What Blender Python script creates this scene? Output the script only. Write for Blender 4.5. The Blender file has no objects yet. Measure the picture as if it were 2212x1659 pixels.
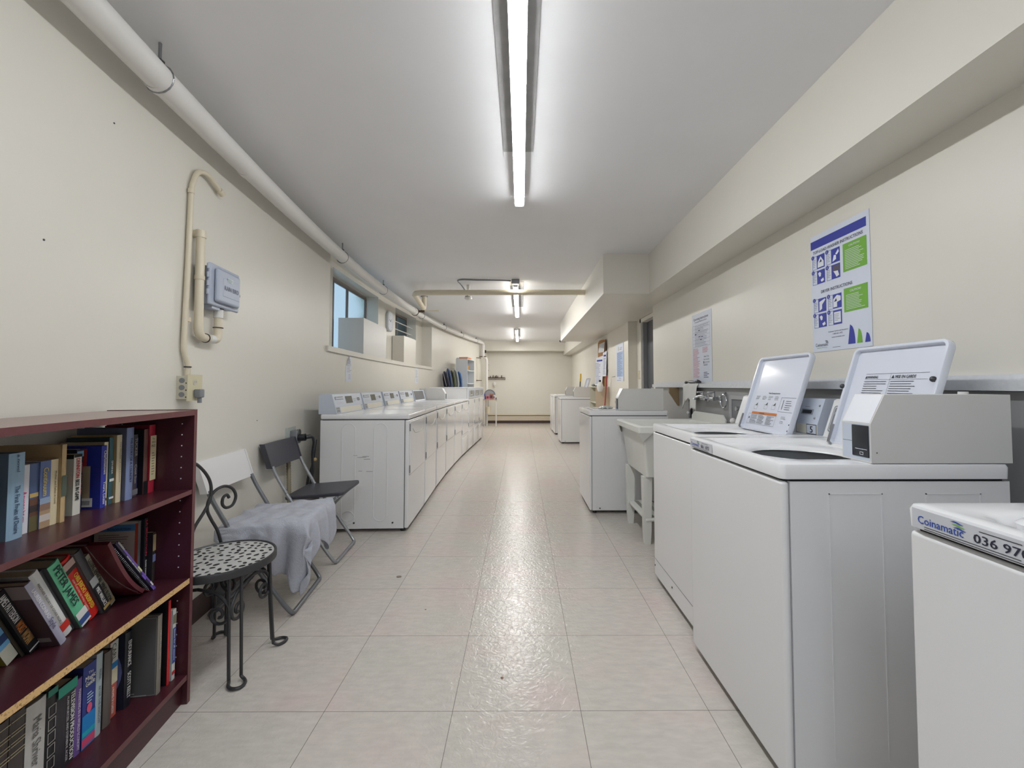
import bpy, bmesh, math, random
from mathutils import Vector, Matrix
random.seed(7)
SC = bpy.context.scene
COL = SC.collection
PI = math.pi
R = math.radians

# ------------------------------------------------------------------ camera
cd = bpy.data.cameras.new('camera')
cam = bpy.data.objects.new('camera', cd)
COL.objects.link(cam)
cam.location = (0, 0, 1.15)
cam.rotation_euler = (PI / 2 + 0.0350533, 0, -0.0044346)
cd.sensor_width = 36
cd.lens = 916.37 / 2212 * 36
cd.shift_x = -23.76 / 2212
cd.shift_y = -28.4 / 2212
cd.clip_start = 0.02
cd.clip_end = 100
SC.camera = cam

# ------------------------------------------------------------------ world and exposure
w = bpy.data.worlds.new('world')
SC.world = w
w.use_nodes = True
bg = w.node_tree.nodes['Background']
bg.inputs[0].default_value = (0.66, 0.83, 1.0, 1)
bg.inputs[1].default_value = 0.62
SC.view_settings.view_transform = 'Standard'
SC.view_settings.look = 'None'
SC.view_settings.exposure = 0.42
SC.view_settings.gamma = 1.0
SC.view_settings.use_curve_mapping = False
TUBE_NEAR = 38.0
TUBE_FAR = 58.0
TUBE_BACK = 44.0


# ------------------------------------------------------------------ materials
def lin(c):
    c = c / 255.0
    return c / 12.92 if c <= 0.04045 else ((c + 0.055) / 1.055) ** 2.4


def rgb(r, g, b):
    return (lin(r), lin(g), lin(b), 1)


MATS = {}


def mat(name, col=(200, 200, 200), rough=0.5, metal=0.0, var=0.0, scale=8.0, bump=0.0, bscale=60.0, coat=0.0, emit=None,
        estr=0.0, spec=0.5, stretch=None):
    """procedural principled material: base colour with noise variation and noise bump"""
    if name in MATS:
        return MATS[name]
    m = bpy.data.materials.new(name)
    m.use_nodes = True
    nt = m.node_tree
    p = nt.nodes['Principled BSDF']
    p.inputs['Base Color'].default_value = rgb(*col)
    p.inputs['Roughness'].default_value = rough
    p.inputs['Metallic'].default_value = metal
    p.inputs['Specular IOR Level'].default_value = spec
    p.inputs['Coat Weight'].default_value = coat
    tc = None
    if var > 0 or bump > 0:
        tc = nt.nodes.new('ShaderNodeTexCoord')
        vec = tc.outputs['Object']
        if stretch:
            mp = nt.nodes.new('ShaderNodeMapping')
            mp.inputs['Scale'].default_value = stretch
            nt.links.new(vec, mp.inputs[0])
            vec = mp.outputs[0]
    if var > 0:
        n = nt.nodes.new('ShaderNodeTexNoise')
        n.inputs['Scale'].default_value = scale
        n.inputs['Detail'].default_value = 6
        nt.links.new(vec, n.inputs['Vector'])
        r = nt.nodes.new('ShaderNodeMapRange')
        r.inputs['From Min'].default_value = 0.3
        r.inputs['From Max'].default_value = 0.7
        r.inputs['To Min'].default_value = 1 - var
        r.inputs['To Max'].default_value = 1 + var * 0.5
        nt.links.new(n.outputs['Fac'], r.inputs['Value'])
        mx = nt.nodes.new('ShaderNodeVectorMath')
        mx.operation = 'SCALE'
        mx.inputs[0].default_value = rgb(*col)[:3]
        nt.links.new(r.outputs[0], mx.inputs['Scale'])
        nt.links.new(mx.outputs[0], p.inputs['Base Color'])
    if bump > 0:
        n2 = nt.nodes.new('ShaderNodeTexNoise')
        n2.inputs['Scale'].default_value = bscale
        n2.inputs['Detail'].default_value = 4
        nt.links.new(vec, n2.inputs['Vector'])
        b = nt.nodes.new('ShaderNodeBump')
        b.inputs['Strength'].default_value = bump
        b.inputs['Distance'].default_value = 0.01
        nt.links.new(n2.outputs['Fac'], b.inputs['Height'])
        nt.links.new(b.outputs[0], p.inputs['Normal'])
    if emit:
        p.inputs['Emission Color'].default_value = emit
        p.inputs['Emission Strength'].default_value = estr
    MATS[name] = m
    return m


def tint(c, rough=0.55):
    """plain coloured print or book cloth"""
    return mat('print_%d_%d_%d' % c, c, rough)


def floor_material():
    m = bpy.data.materials.new('vinyl_tile')
    m.use_nodes = True
    nt = m.node_tree
    N = nt.nodes.new
    L = nt.links.new
    p = nt.nodes['Principled BSDF']
    g = N('ShaderNodeNewGeometry')
    off = N('ShaderNodeVectorMath'); off.operation = 'SUBTRACT'; off.inputs[1].default_value = (-0.695, 1.542, 0)
    L(g.outputs['Position'], off.inputs[0])
    sc = N('ShaderNodeVectorMath'); sc.operation = 'SCALE'; sc.inputs['Scale'].default_value = 1 / 0.4531
    L(off.outputs[0], sc.inputs[0])
    fr = N('ShaderNodeVectorMath'); fr.operation = 'FRACTION'; L(sc.outputs[0], fr.inputs[0])
    fl = N('ShaderNodeVectorMath'); fl.operation = 'FLOOR'; L(sc.outputs[0], fl.inputs[0])
    wn = N('ShaderNodeTexWhiteNoise'); wn.noise_dimensions = '3D'; L(fl.outputs[0], wn.inputs['Vector'])
    sep = N('ShaderNodeSeparateXYZ'); L(fr.outputs[0], sep.inputs[0])

    def edge(o):
        a = N('ShaderNodeMath'); a.operation = 'SUBTRACT'; a.inputs[1].default_value = 0.5; L(o, a.inputs[0])
        b = N('ShaderNodeMath'); b.operation = 'ABSOLUTE'; L(a.outputs[0], b.inputs[0])
        c = N('ShaderNodeMath'); c.operation = 'GREATER_THAN'; c.inputs[1].default_value = 0.5 - 0.0022
        L(b.outputs[0], c.inputs[0])
        return c.outputs[0]
    mx = N('ShaderNodeMath'); mx.operation = 'MAXIMUM'
    L(edge(sep.outputs[0]), mx.inputs[0]); L(edge(sep.outputs[1]), mx.inputs[1])
    n1 = N('ShaderNodeTexNoise'); n1.inputs['Scale'].default_value = 3.2; n1.inputs['Detail'].default_value = 8
    L(g.outputs['Position'], n1.inputs['Vector'])
    # shift the noise from tile to tile
    sh = N('ShaderNodeVectorMath'); sh.operation = 'MULTIPLY_ADD'; sh.inputs[1].default_value = (5, 5, 5)
    L(wn.outputs['Color'], sh.inputs[0]); L(g.outputs['Position'], sh.inputs[2])
    L(sh.outputs[0], n1.inputs['Vector'])
    r1 = N('ShaderNodeValToRGB')
    r1.color_ramp.elements[0].position = 0.36; r1.color_ramp.elements[0].color = rgb(201, 196, 187)
    r1.color_ramp.elements[1].position = 0.68; r1.color_ramp.elements[1].color = rgb(207, 192, 186)
    e = r1.color_ramp.elements.new(0.52); e.color = rgb(204, 196, 188)
    L(n1.outputs['Fac'], r1.inputs[0])
    n2 = N('ShaderNodeTexNoise'); n2.inputs['Scale'].default_value = 45; n2.inputs['Detail'].default_value = 6
    mp = N('ShaderNodeMapping'); mp.inputs['Scale'].default_value = (0.35, 1, 1)
    L(g.outputs['Position'], mp.inputs[0]); L(mp.outputs[0], n2.inputs['Vector'])
    r2 = N('ShaderNodeMapRange'); r2.inputs['From Min'].default_value = 0.3; r2.inputs['From Max'].default_value = 0.7
    r2.inputs['To Min'].default_value = 0.91; r2.inputs['To Max'].default_value = 1.05
    L(n2.outputs['Fac'], r2.inputs['Value'])
    s2 = N('ShaderNodeVectorMath'); s2.operation = 'SCALE'
    L(r1.outputs[0], s2.inputs[0]); L(r2.outputs[0], s2.inputs['Scale'])
    mix = N('ShaderNodeMix'); mix.data_type = 'RGBA'
    L(mx.outputs[0], mix.inputs['Factor']); L(s2.outputs[0], mix.inputs[6]); mix.inputs[7].default_value = rgb(120, 112, 104)
    L(mix.outputs[2], p.inputs['Base Color'])
    p.inputs['Roughness'].default_value = 0.22
    p.inputs['Specular IOR Level'].default_value = 0.42
    n3 = N('ShaderNodeTexNoise'); n3.inputs['Scale'].default_value = 34; n3.inputs['Detail'].default_value = 3
    n3.inputs['Distortion'].default_value = 1.5
    L(g.outputs['Position'], n3.inputs['Vector'])
    b = N('ShaderNodeBump'); b.inputs['Strength'].default_value = 0.36; b.inputs['Distance'].default_value = 0.006
    L(n3.outputs['Fac'], b.inputs['Height'])
    L(b.outputs[0], p.inputs['Normal'])
    return m


def particle_board():
    m = bpy.data.materials.new('particle_board')
    m.use_nodes = True
    nt = m.node_tree
    p = nt.nodes['Principled BSDF']
    tc = nt.nodes.new('ShaderNodeTexCoord')
    v = nt.nodes.new('ShaderNodeTexVoronoi'); v.inputs['Scale'].default_value = 260
    nt.links.new(tc.outputs['Object'], v.inputs['Vector'])
    r = nt.nodes.new('ShaderNodeValToRGB')
    r.color_ramp.elements[0].color = rgb(120, 88, 50); r.color_ramp.elements[0].position = 0.0
    r.color_ramp.elements[1].color = rgb(214, 176, 122); r.color_ramp.elements[1].position = 0.35
    nt.links.new(v.outputs['Color'], r.inputs[0])
    nt.links.new(r.outputs[0], p.inputs['Base Color'])
    p.inputs['Roughness'].default_value = 0.85
    return m


def frosted(name, col, rough):
    m = bpy.data.materials.new(name)
    m.use_nodes = True
    nt = m.node_tree
    p = nt.nodes['Principled BSDF']
    p.inputs['Base Color'].default_value = col
    p.inputs['Transmission Weight'].default_value = 1.0
    p.inputs['Roughness'].default_value = rough
    p.inputs['IOR'].default_value = 1.12
    tc = nt.nodes.new('ShaderNodeTexCoord')
    n = nt.nodes.new('ShaderNodeTexNoise'); n.inputs['Scale'].default_value = 30; n.inputs['Detail'].default_value = 5
    nt.links.new(tc.outputs['Object'], n.inputs['Vector'])
    b = nt.nodes.new('ShaderNodeBump'); b.inputs['Strength'].default_value = 0.35; b.inputs['Distance'].default_value = 0.01
    nt.links.new(n.outputs['Fac'], b.inputs['Height']); nt.links.new(b.outputs[0], p.inputs['Normal'])
    return m


WALL = mat('cream_paint', (226, 222, 212), 0.36, var=0.03, scale=1.3, bump=0.05, bscale=30)
WALL_R = WALL
CEIL = mat('ceiling_paint', (240, 240, 242), 0.5, var=0.02, scale=2, bump=0.06, bscale=25)
PATCH = mat('bare_ceiling', (178, 178, 178), 0.7, var=0.12, scale=14, bump=0.1, bscale=40)
FLOOR = floor_material()
BASE = mat('rubber_base', (84, 66, 66), 0.5, var=0.1)
ENAMEL = mat('white_enamel', (232, 232, 233), 0.22, var=0.01, scale=2, bump=0.02, bscale=90)
ENAMEL2 = mat('worn_enamel', (218, 217, 214), 0.30, var=0.03, scale=3)
GLOSS = mat('glossy_enamel', (232, 232, 234), 0.12)
BLUEGREY = mat('coin_box_paint', (196, 204, 218), 0.32)
BLUEGREY2 = mat('coin_box_face', (205, 211, 222), 0.30)
DARK = mat('dark_gap', (30, 30, 30), 0.6)
SCREW = mat('dark_screw', (80, 80, 82), 0.4, metal=0.6)
BLACKP = mat('black_plastic', (40, 42, 48), 0.35)
GREYP = mat('grey_plastic', (130, 132, 136), 0.4)
LCD = mat('display_window', (92, 92, 86), 0.15)
CREAMLBL = mat('cream_label', (226, 222, 206), 0.5)
PIPEW = mat('pipe_white', (226, 224, 220), 0.4, bump=0.03, bscale=20)
PIPEC = mat('pipe_cream', (222, 211, 188), 0.38)
STEEL = mat('steel', (150, 152, 156), 0.3, metal=0.9)
CHROME = mat('chrome', (210, 212, 216), 0.12, metal=1.0)
RUST = mat('brown_iron', (92, 70, 56), 0.6, metal=0.3, var=0.2, scale=40)
IRON = mat('wrought_iron', (62, 62, 64), 0.42, metal=0.3, bump=0.08, bscale=120)
IRON_SEAT = mat('seat_metal', (196, 196, 194), 0.35, metal=0.2, var=0.04)
CHAIRTUBE = mat('chair_tube', (128, 131, 136), 0.33, metal=0.6)
CHAIRTUBE2 = mat('chair_tube_silver', (168, 171, 176), 0.28, metal=0.7)
CHAIRW = mat('white_chair_plastic', (226, 224, 224), 0.35)
CHAIRD = mat('dark_chair_plastic', (66, 66, 74), 0.42, bump=0.03)
CLOTH = mat('grey_jersey', (178, 180, 190), 0.95, var=0.06, scale=60, bump=0.25, bscale=160)
RAG = mat('white_rag', (232, 231, 227), 0.95, bump=0.2, bscale=90)
MAHOG = mat('mahogany_laminate', (72, 34, 42), 0.30, var=0.18, scale=30, bump=0.02, bscale=90, stretch=(1, 12, 12))
MAHOG_E = mat('mahogany_edge', (104, 58, 60), 0.38, var=0.15, scale=40)
CHIP = particle_board()
PAPER = mat('paper', (226, 228, 236), 0.7)
PAGES = mat('page_block', (186, 170, 144), 0.9, var=0.08, scale=60, stretch=(30, 1, 1))
TUBEM = mat('led_lens', (255, 255, 255), 0.4, emit=(0.96, 0.985, 1.0, 1), estr=TUBE_NEAR)
TUBEF = mat('led_lens_far', (255, 255, 255), 0.4, emit=(0.99, 0.98, 0.945, 1), estr=TUBE_FAR)
TUBEB = mat('led_lens_cool', (255, 255, 255), 0.4, emit=(0.80, 0.885, 1.0, 1), estr=TUBE_BACK)
CONTROL = mat('controller_plastic', (176, 184, 200), 0.4, bump=0.02)
FRAMEM = mat('window_metal', (128, 118, 112), 0.5, metal=0.3, var=0.1)
WOOD = mat('plank', (196, 160, 128), 0.6, var=0.15, scale=12, stretch=(1, 10, 1))
CORK = mat('cork', (176, 132, 88), 0.9, var=0.15, scale=80)
INK = tint((40, 40, 46))
NAVY = tint((44, 52, 112))


# ------------------------------------------------------------------ mesh builder
def roundrect(cx, cy, w_, h_, r, n=8):
    pts = []
    for qx, qy, a0 in ((1, 1, 0), (-1, 1, 90), (-1, -1, 180), (1, -1, 270)):
        for i in range(n + 1):
            a = R(a0 + 90.0 * i / n)
            pts.append((cx + qx * (w_ / 2 - r) + r * math.cos(a), cy + qy * (h_ / 2 - r) + r * math.sin(a)))
    return pts


FONT = {}


def font_mesh(s):
    if s in FONT:
        return FONT[s]
    cu = bpy.data.curves.new('t', 'FONT')
    cu.body = s
    cu.size = 1.0
    cu.resolution_u = 2
    ob = bpy.data.objects.new('t', cu)
    COL.objects.link(ob)
    dg = bpy.context.evaluated_depsgraph_get()
    me = ob.evaluated_get(dg).to_mesh()
    vs = [v.co.copy() for v in me.vertices]
    fs = [tuple(p.vertices) for p in me.polygons]
    ob.evaluated_get(dg).to_mesh_clear()
    bpy.data.objects.remove(ob)
    bpy.data.curves.remove(cu)
    x0 = min([v.x for v in vs] or [0]); x1 = max([v.x for v in vs] or [1])
    y0 = min([v.y for v in vs] or [0]); y1 = max([v.y for v in vs] or [1])
    FONT[s] = (vs, fs, x0, x1, y0, y1)
    return FONT[s]


class MB:
    def __init__(self):
        self.V = []; self.F = []; self.MI = []; self.mats = []
        self.X = Matrix.Identity(4)

    def mi(self, m):
        if m not in self.mats:
            self.mats.append(m)
        return self.mats.index(m)

    def add(self, vs, fs, m):
        b = len(self.V)
        self.V += [self.X @ Vector(v) for v in vs]
        k = self.mi(m)
        for f in fs:
            self.F.append(tuple(b + i for i in f)); self.MI.append(k)
        return self

    def quad(self, a, b, c, d, m):
        return self.add([a, b, c, d], [(0, 1, 2, 3)], m)

    def box(self, x0, x1, y0, y1, z0, z1, m):
        vs = [(x, y, z) for z in (z0, z1) for y in (y0, y1) for x in (x0, x1)]
        return self.add(vs, [(0, 2, 3, 1), (4, 5, 7, 6), (0, 1, 5, 4), (2, 6, 7, 3), (0, 4, 6, 2), (1, 3, 7, 5)], m)

    def rbox(self, x0, x1, y0, y1, z0, z1, r, m, seg=3):
        bm = bmesh.new()
        bmesh.ops.create_cube(bm, size=1)
        for v in bm.verts:
            v.co = Vector(((x0 + x1) / 2 + v.co.x * (x1 - x0), (y0 + y1) / 2 + v.co.y * (y1 - y0), (z0 + z1) / 2 + v.co.z * (z1 - z0)))
        bmesh.ops.bevel(bm, geom=list(bm.edges), offset=r, segments=seg, profile=0.5, affect='EDGES')
        return self.addbm(bm, m)

    def addbm(self, bm, m):
        bm.verts.index_update()
        self.add([v.co.copy() for v in bm.verts], [tuple(v.index for v in f.verts) for f in bm.faces], m)
        bm.free()
        return self

    def prism(self, prof, a0, a1, m, axis='x'):
        """profile (u, v) extruded along an axis"""
        n = len(prof)

        def P(u, v, a):
            return {'x': (a, u, v), 'y': (u, a, v), 'z': (u, v, a)}[axis]
        vs = [P(u, v, a0) for u, v in prof] + [P(u, v, a1) for u, v in prof]
        fs = [tuple(range(n))[::-1], tuple(range(n, 2 * n))] + [(i, (i + 1) % n, n + (i + 1) % n, n + i) for i in range(n)]
        return self.add(vs, fs, m)

    def loops(self, ls, m, cap0=False, cap1=False):
        n = len(ls[0]); vs = [p for l in ls for p in l]; fs = []
        for k in range(len(ls) - 1):
            for i in range(n):
                j = (i + 1) % n
                fs.append((k * n + i, k * n + j, (k + 1) * n + j, (k + 1) * n + i))
        if cap0: fs.append(tuple(range(n))[::-1])
        if cap1: fs.append(tuple(range((len(ls) - 1) * n, len(ls) * n)))
        return self.add(vs, fs, m)

    def tube(self, pts, r, m, n=8, closed=False, cap=True):
        pts = [Vector(p) for p in pts]
        N = len(pts); rings = []
        up = None
        for i, p in enumerate(pts):
            if closed:
                t = pts[(i + 1) % N] - pts[i - 1]
            else:
                t = pts[min(i + 1, N - 1)] - pts[max(i - 1, 0)]
            if t.length < 1e-9: t = Vector((0, 0, 1))
            t.normalize()
            if up is None:
                up = Vector((0, 0, 1)) if abs(t.z) < 0.9 else Vector((1, 0, 0))
            a = up - t * up.dot(t)
            if a.length < 1e-6: a = Vector((1, 0, 0)) - t * t.x
            a.normalize(); up = a
            b = t.cross(a)
            rr = r[i] if isinstance(r, (list, tuple)) else r
            rings.append([p + a * rr * math.cos(2 * PI * k / n) + b * rr * math.sin(2 * PI * k / n) for k in range(n)])
        if closed:
            rings.append(rings[0])
        return self.loops(rings, m, cap and not closed, cap and not closed)

    def cyl(self, p0, p1, r, m, n=16):
        return self.tube([p0, p1], r, m, n)

    def lathe(self, prof, c, m, n=24):
        ls = [[(c[0] + r * math.cos(2 * PI * k / n), c[1] + r * math.sin(2 * PI * k / n), c[2] + z) for k in range(n)] for r, z in prof]
        return self.loops(ls, m, prof[0][0] > 1e-4, prof[-1][0] > 1e-4)

    def sphere(self, c, r, m, sx=1, sy=1, sz=1, sub=2):
        bm = bmesh.new(); bmesh.ops.create_icosphere(bm, subdivisions=sub, radius=1)
        for v in bm.verts:
            v.co = Vector((c[0] + v.co.x * r * sx, c[1] + v.co.y * r * sy, c[2] + v.co.z * r * sz))
        return self.addbm(bm, m)

    def prect(self, o, xd, yd, x0, x1, y0, y1, m, lift=0.0006):
        o = Vector(o); xd = Vector(xd).normalized(); yd = Vector(yd).normalized(); nn = xd.cross(yd) * lift
        return self.quad(o + xd * x0 + yd * y0 + nn, o + xd * x1 + yd * y0 + nn, o + xd * x1 + yd * y1 + nn, o + xd * x0 + yd * y1 + nn, m)

    def ppoly(self, o, xd, yd, pts, m, lift=0.0006):
        o = Vector(o); xd = Vector(xd).normalized(); yd = Vector(yd).normalized(); nn = xd.cross(yd) * lift
        return self.add([o + xd * a + yd * b + nn for a, b in pts], [tuple(range(len(pts)))], m)

    def frame(self, o, xd, yd, x0, x1, y0, y1, t, m, lift=0.0008):
        for a in ((x0, x1, y0, y0 + t), (x0, x1, y1 - t, y1), (x0, x0 + t, y0, y1), (x1 - t, x1, y0, y1)):
            self.prect(o, xd, yd, *a, m, lift)
        return self

    def lines(self, o, xd, yd, x0, x1, y0, y1, n, m, fill=0.35, lift=0.0009, seed=1):
        rr = random.Random(seed)
        st = (y1 - y0) / n
        for i in range(n):
            y = y1 - st * (i + 0.5)
            self.prect(o, xd, yd, x0, x0 + (x1 - x0) * rr.uniform(0.6, 1.0), y - st * fill / 2, y + st * fill / 2, m, lift)
        return self

    def text(self, s, o, xd, yd, x, y, size, m, w=None, lift=0.001, center=False, bold=0.0):
        vs, fs, a0, a1, b0, b1 = font_mesh(s)
        o = Vector(o); xd = Vector(xd).normalized(); yd = Vector(yd).normalized(); nn = xd.cross(yd)
        sy = size / 0.72; sx = sy
        if w: sx = w / max(a1 - a0, 1e-6)
        ox = x - (sx * (a1 - a0) / 2 if center else 0)
        self.add([o + xd * (ox + (v.x - a0) * sx) + yd * (y + v.y * sy) + nn * lift for v in vs], fs, m)
        if bold:
            self.add([o + xd * (ox + (v.x - a0) * sx + bold) + yd * (y + v.y * sy) + nn * (lift + 0.00005) for v in vs], fs, m)
        return self

    def build(self, name, parent=None, smooth=True, angle=38, wn=False):
        me = bpy.data.meshes.new(name)
        me.from_pydata([tuple(v) for v in self.V], [], self.F)
        for m in self.mats: me.materials.append(m)
        me.polygons.foreach_set('material_index', self.MI)
        if smooth:
            me.polygons.foreach_set('use_smooth', [True] * len(me.polygons))
            me.update()
            me.set_sharp_from_angle(angle=R(angle))
        me.update()
        ob = bpy.data.objects.new(name, me)
        COL.objects.link(ob)
        if parent: ob.parent = parent
        if wn:
            md = ob.modifiers.new('wn', 'WEIGHTED_NORMAL'); md.keep_sharp = True
        return ob


def tag(o, label=None, cat=None, group=None, kind=None):
    if label: o['label'] = label
    if cat: o['category'] = cat
    if group: o['group'] = group
    if kind: o['kind'] = kind
    return o


def thing(name, label, cat, loc=(0, 0, 0), rz=0.0, group=None):
    o = bpy.data.objects.new(name, None)
    o.empty_display_size = 0.1
    COL.objects.link(o)
    o.location = loc
    o.rotation_euler = (0, 0, rz)
    return tag(o, label, cat, group)


def copy_tree(o, parent=None):
    c = o.copy(); COL.objects.link(c)
    if parent: c.parent = parent
    for ch in list(o.children): copy_tree(ch, c)
    return c


def struct(b, name, smooth=False, parent=None):
    o = b.build(name, parent, smooth)
    if not parent: o['kind'] = 'structure'
    return o


def arc(c, r, a0, a1, n, plane='xz'):
    out = []
    for i in range(n + 1):
        a = R(a0 + (a1 - a0) * i / n)
        u, v = r * math.cos(a), r * math.sin(a)
        out.append({'xz': (c[0] + u, c[1], c[2] + v), 'xy': (c[0] + u, c[1] + v, c[2]), 'yz': (c[0], c[1] + u, c[2] + v)}[plane])
    return out


def spline(pts, k=6):
    """Catmull-Rom through points"""
    P = [Vector(p) for p in pts]; out = []
    for i in range(len(P) - 1):
        p0 = P[max(i - 1, 0)]; p1 = P[i]; p2 = P[i + 1]; p3 = P[min(i + 2, len(P) - 1)]
        for j in range(k):
            t = j / k
            out.append(0.5 * ((2 * p1) + (p2 - p0) * t + (2 * p0 - 5 * p1 + 4 * p2 - p3) * t * t + (3 * p1 - p0 - 3 * p2 + p3) * t ** 3))
    out.append(P[-1])
    return out


# ------------------------------------------------------------------ the room
CZ = 2.49       # ceiling height
YB, YE = -3.2, 13.1


def wx(y):
    y = max(y, 0.3)
    return -1.87 + (y - 6.1) ** 2 / 58.0


def wang(y):
    """angle of the wall tangent away from the room axis"""
    return math.atan(2 * (y - 6.1) / 58.0) if y > 0.3 else 0


b = MB()
b.quad((-2.4, YB, 0), (2.0, YB, 0), (2.0, YE, 0), (-2.4, YE, 0), FLOOR)
struct(b, 'floor')
b = MB()
b.quad((-2.4, YB, CZ), (-2.4, YE, CZ), (2.0, YE, CZ), (2.0, YB, CZ), CEIL)
struct(b, 'ceiling')

# left wall: gently bowed, with a window niche
NI0, NI1, NZ0, NZ1, ND = 3.95, 8.42, 1.50, 2.488, 0.20
WD = 0.41
WINS = [(4.54, 6.12), (6.92, 8.06)]
WZ1 = 2.433
b = MB()


def ys(y0, y1, step=0.3):
    n = max(1, int(round((y1 - y0) / step)))
    return [y0 + (y1 - y0) * i / n for i in range(n + 1)]


def strip(y0, y1, z0, z1, off=0.0, m=WALL):
    Y = ys(y0, y1)
    for a, c in zip(Y[:-1], Y[1:]):
        b.quad((wx(a) - off, a, z0), (wx(c) - off, c, z0), (wx(c) - off, c, z1), (wx(a) - off, a, z1), m)


def ribbon(y0, y1, z, o0, o1, m=WALL):
    Y = ys(y0, y1)
    for a, c in zip(Y[:-1], Y[1:]):
        b.quad((wx(a) - o0, a, z), (wx(c) - o0, c, z), (wx(c) - o1, c, z), (wx(a) - o1, a, z), m)


def endq(y, z0, z1, o0, o1, m=WALL):
    b.quad((wx(y) - o0, y, z0), (wx(y) - o1, y, z0), (wx(y) - o1, y, z1), (wx(y) - o0, y, z1), m)


strip(YB, 0.3, 0, CZ); strip(0.3, NI0, 0, CZ); strip(NI1, YE, 0, CZ)
strip(NI0, NI1, 0, NZ0); strip(NI0, NI1, NZ1, CZ)
edges = [NI0] + [v for w2 in WINS for v in w2] + [NI1]
for i in range(0, len(edges), 2):
    strip(edges[i], edges[i + 1], NZ0, NZ1, ND)
for (a, c) in WINS:
    strip(a, c, WZ1, NZ1, ND)
    ribbon(a, c, WZ1, ND, WD); ribbon(a, c, NZ0, ND, WD)
    endq(a, NZ0, WZ1, ND, WD); endq(c, NZ0, WZ1, ND, WD)
ribbon(NI0, NI1, NZ0, 0, ND); ribbon(NI0, NI1, NZ1, 0, ND)
endq(NI0, NZ0, NZ1, 0, ND); endq(NI1, NZ0, NZ1, 0, ND)
o = struct(b, 'wall_left', smooth=True)

b = MB()
b.quad((-1.35, YE, 0), (1.75, YE, 0), (1.75, YE, CZ), (-1.35, YE, CZ), WALL)
struct(b, 'wall_back')
b = MB()
b.quad((-1.6, YB, 0), (-1.6, YB, CZ), (1.75, YB, CZ), (1.75, YB, 0), WALL)
struct(b, 'wall_front')

# right wall with the door recess
XR, XD = 1.56, 1.69
D0, D1 = 4.99, 6.16
b = MB()
b.quad((XR, YB, 0), (XR, YB, CZ), (XR, D0, CZ), (XR, D0, 0), WALL_R)
b.quad((XR, D1, 0), (XR, D1, CZ), (XR, YE, CZ), (XR, YE, 0), WALL_R)
b.quad((XR, D0, 0), (XR, D0, CZ), (XD, D0, CZ), (XD, D0, 0), WALL_R)
b.quad((XR, D1, 0), (XD, D1, 0), (XD, D1, CZ), (XR, D1, CZ), WALL_R)
DO0, DO1, DZ = 5.08, 5.90, 2.03
b.quad((XD, D0, 0), (XD, D0, CZ), (XD, DO0, CZ), (XD, DO0, 0), WALL_R)
b.quad((XD, DO1, 0), (XD, DO1, CZ), (XD, D1, CZ), (XD, D1, 0), WALL_R)
b.quad((XD, DO0, DZ), (XD, DO0, CZ), (XD, DO1, CZ), (XD, DO1, DZ), WALL_R)
struct(b, 'wall_right')
# soffits
b = MB()
b.box(1.30, 1.70, YB, YE, 2.088, CZ, WALL_R)
struct(b, 'trim_1')
b = MB()
b.box(0.835, 1.302, 4.27, 8.95, 2.084, CZ, WALL_R)
struct(b, 'trim_2')
b = MB()
b.box(-1.35, 1.31, 12.72, YE, 2.20, CZ, WALL)
struct(b, 'trim_3')
# bare strips left on the ceiling by the old light fixtures
k = 4
for (x0, x1, y0, y1) in ((-0.100, 0.069, -0.4, 2.38), (-0.150, 0.035, 5.42, 7.15), (-0.175, -0.02, 9.95, 11.4)):
    b = MB()
    b.box(x0, x1, y0, y1, CZ - 0.0035, CZ - 0.0005, PATCH)
    struct(b, 'trim_%d' % k); k += 1
# grey wall lining under the ledge and the white ledge board
LINING = mat('grey_lining', (168, 168, 168), 0.35)
b = MB()
b.box(1.535, XR - 0.001, -1.2, 4.85, 0.0, 1.132, LINING)
struct(b, 'trim_%d' % k); k += 1
LEDGE = mat('ledge_paint', (222, 224, 228), 0.4, var=0.06, scale=60)
b = MB()
b.box(1.50, XR - 0.001, -1.2, 4.85, 1.134, 1.166, LEDGE)
b.box(1.545, XR - 0.001, -1.2, 4.85, 1.166, 1.186, LEDGE)
struct(b, 'trim_%d' % k); k += 1
# sill board of the niche
b = MB()
Y = ys(3.88, 8.47, 0.3)
ls = []
for y in Y:
    ls.append([(wx(y) + 0.022, y, 1.468), (wx(y) + 0.022, y, 1.518), (wx(y) - 0.06, y, 1.518), (wx(y) - 0.06, y, 1.468)])
b.loops(ls, WALL, True, True)
struct(b, 'trim_%d' % k); k += 1
# rubber baseboards
b = MB()
for y0, y1 in ((YB, 0.3), (0.3, 12.6)):
    Y = ys(y0, y1)
    b.loops([[(wx(y) + 0.012, y, 0), (wx(y) + 0.004, y, 0.11), (wx(y) + 0.0005, y, 0.11), (wx(y) + 0.0005, y, 0)] for y in Y], BASE, True, True)
struct(b, 'baseboard_left')
b = MB()
b.box(XR - 0.009, XR - 0.0005, 6.17, 12.9, 0, 0.10, BASE)
struct(b, 'baseboard_right')
# heater cover along the back wall
b = MB()
HCOL = mat('heater_paint', (208, 196, 176), 0.45)
b.prism([(13.098, 0.07), (13.02, 0.085), (13.02, 0.235), (13.035, 0.27), (13.098, 0.285)], -1.15, 1.2, HCOL, 'x')
b.box(-1.15, 1.2, 13.012, 13.021, 0.236, 0.250, DARK)
b.box(-1.15, 1.2, 13.05, 13.098, 0.0, 0.075, BASE)
tag(b.build('baseboard_heater', None, False), 'long cream baseboard heater cover with dark slot along the back wall', 'heater')

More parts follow.
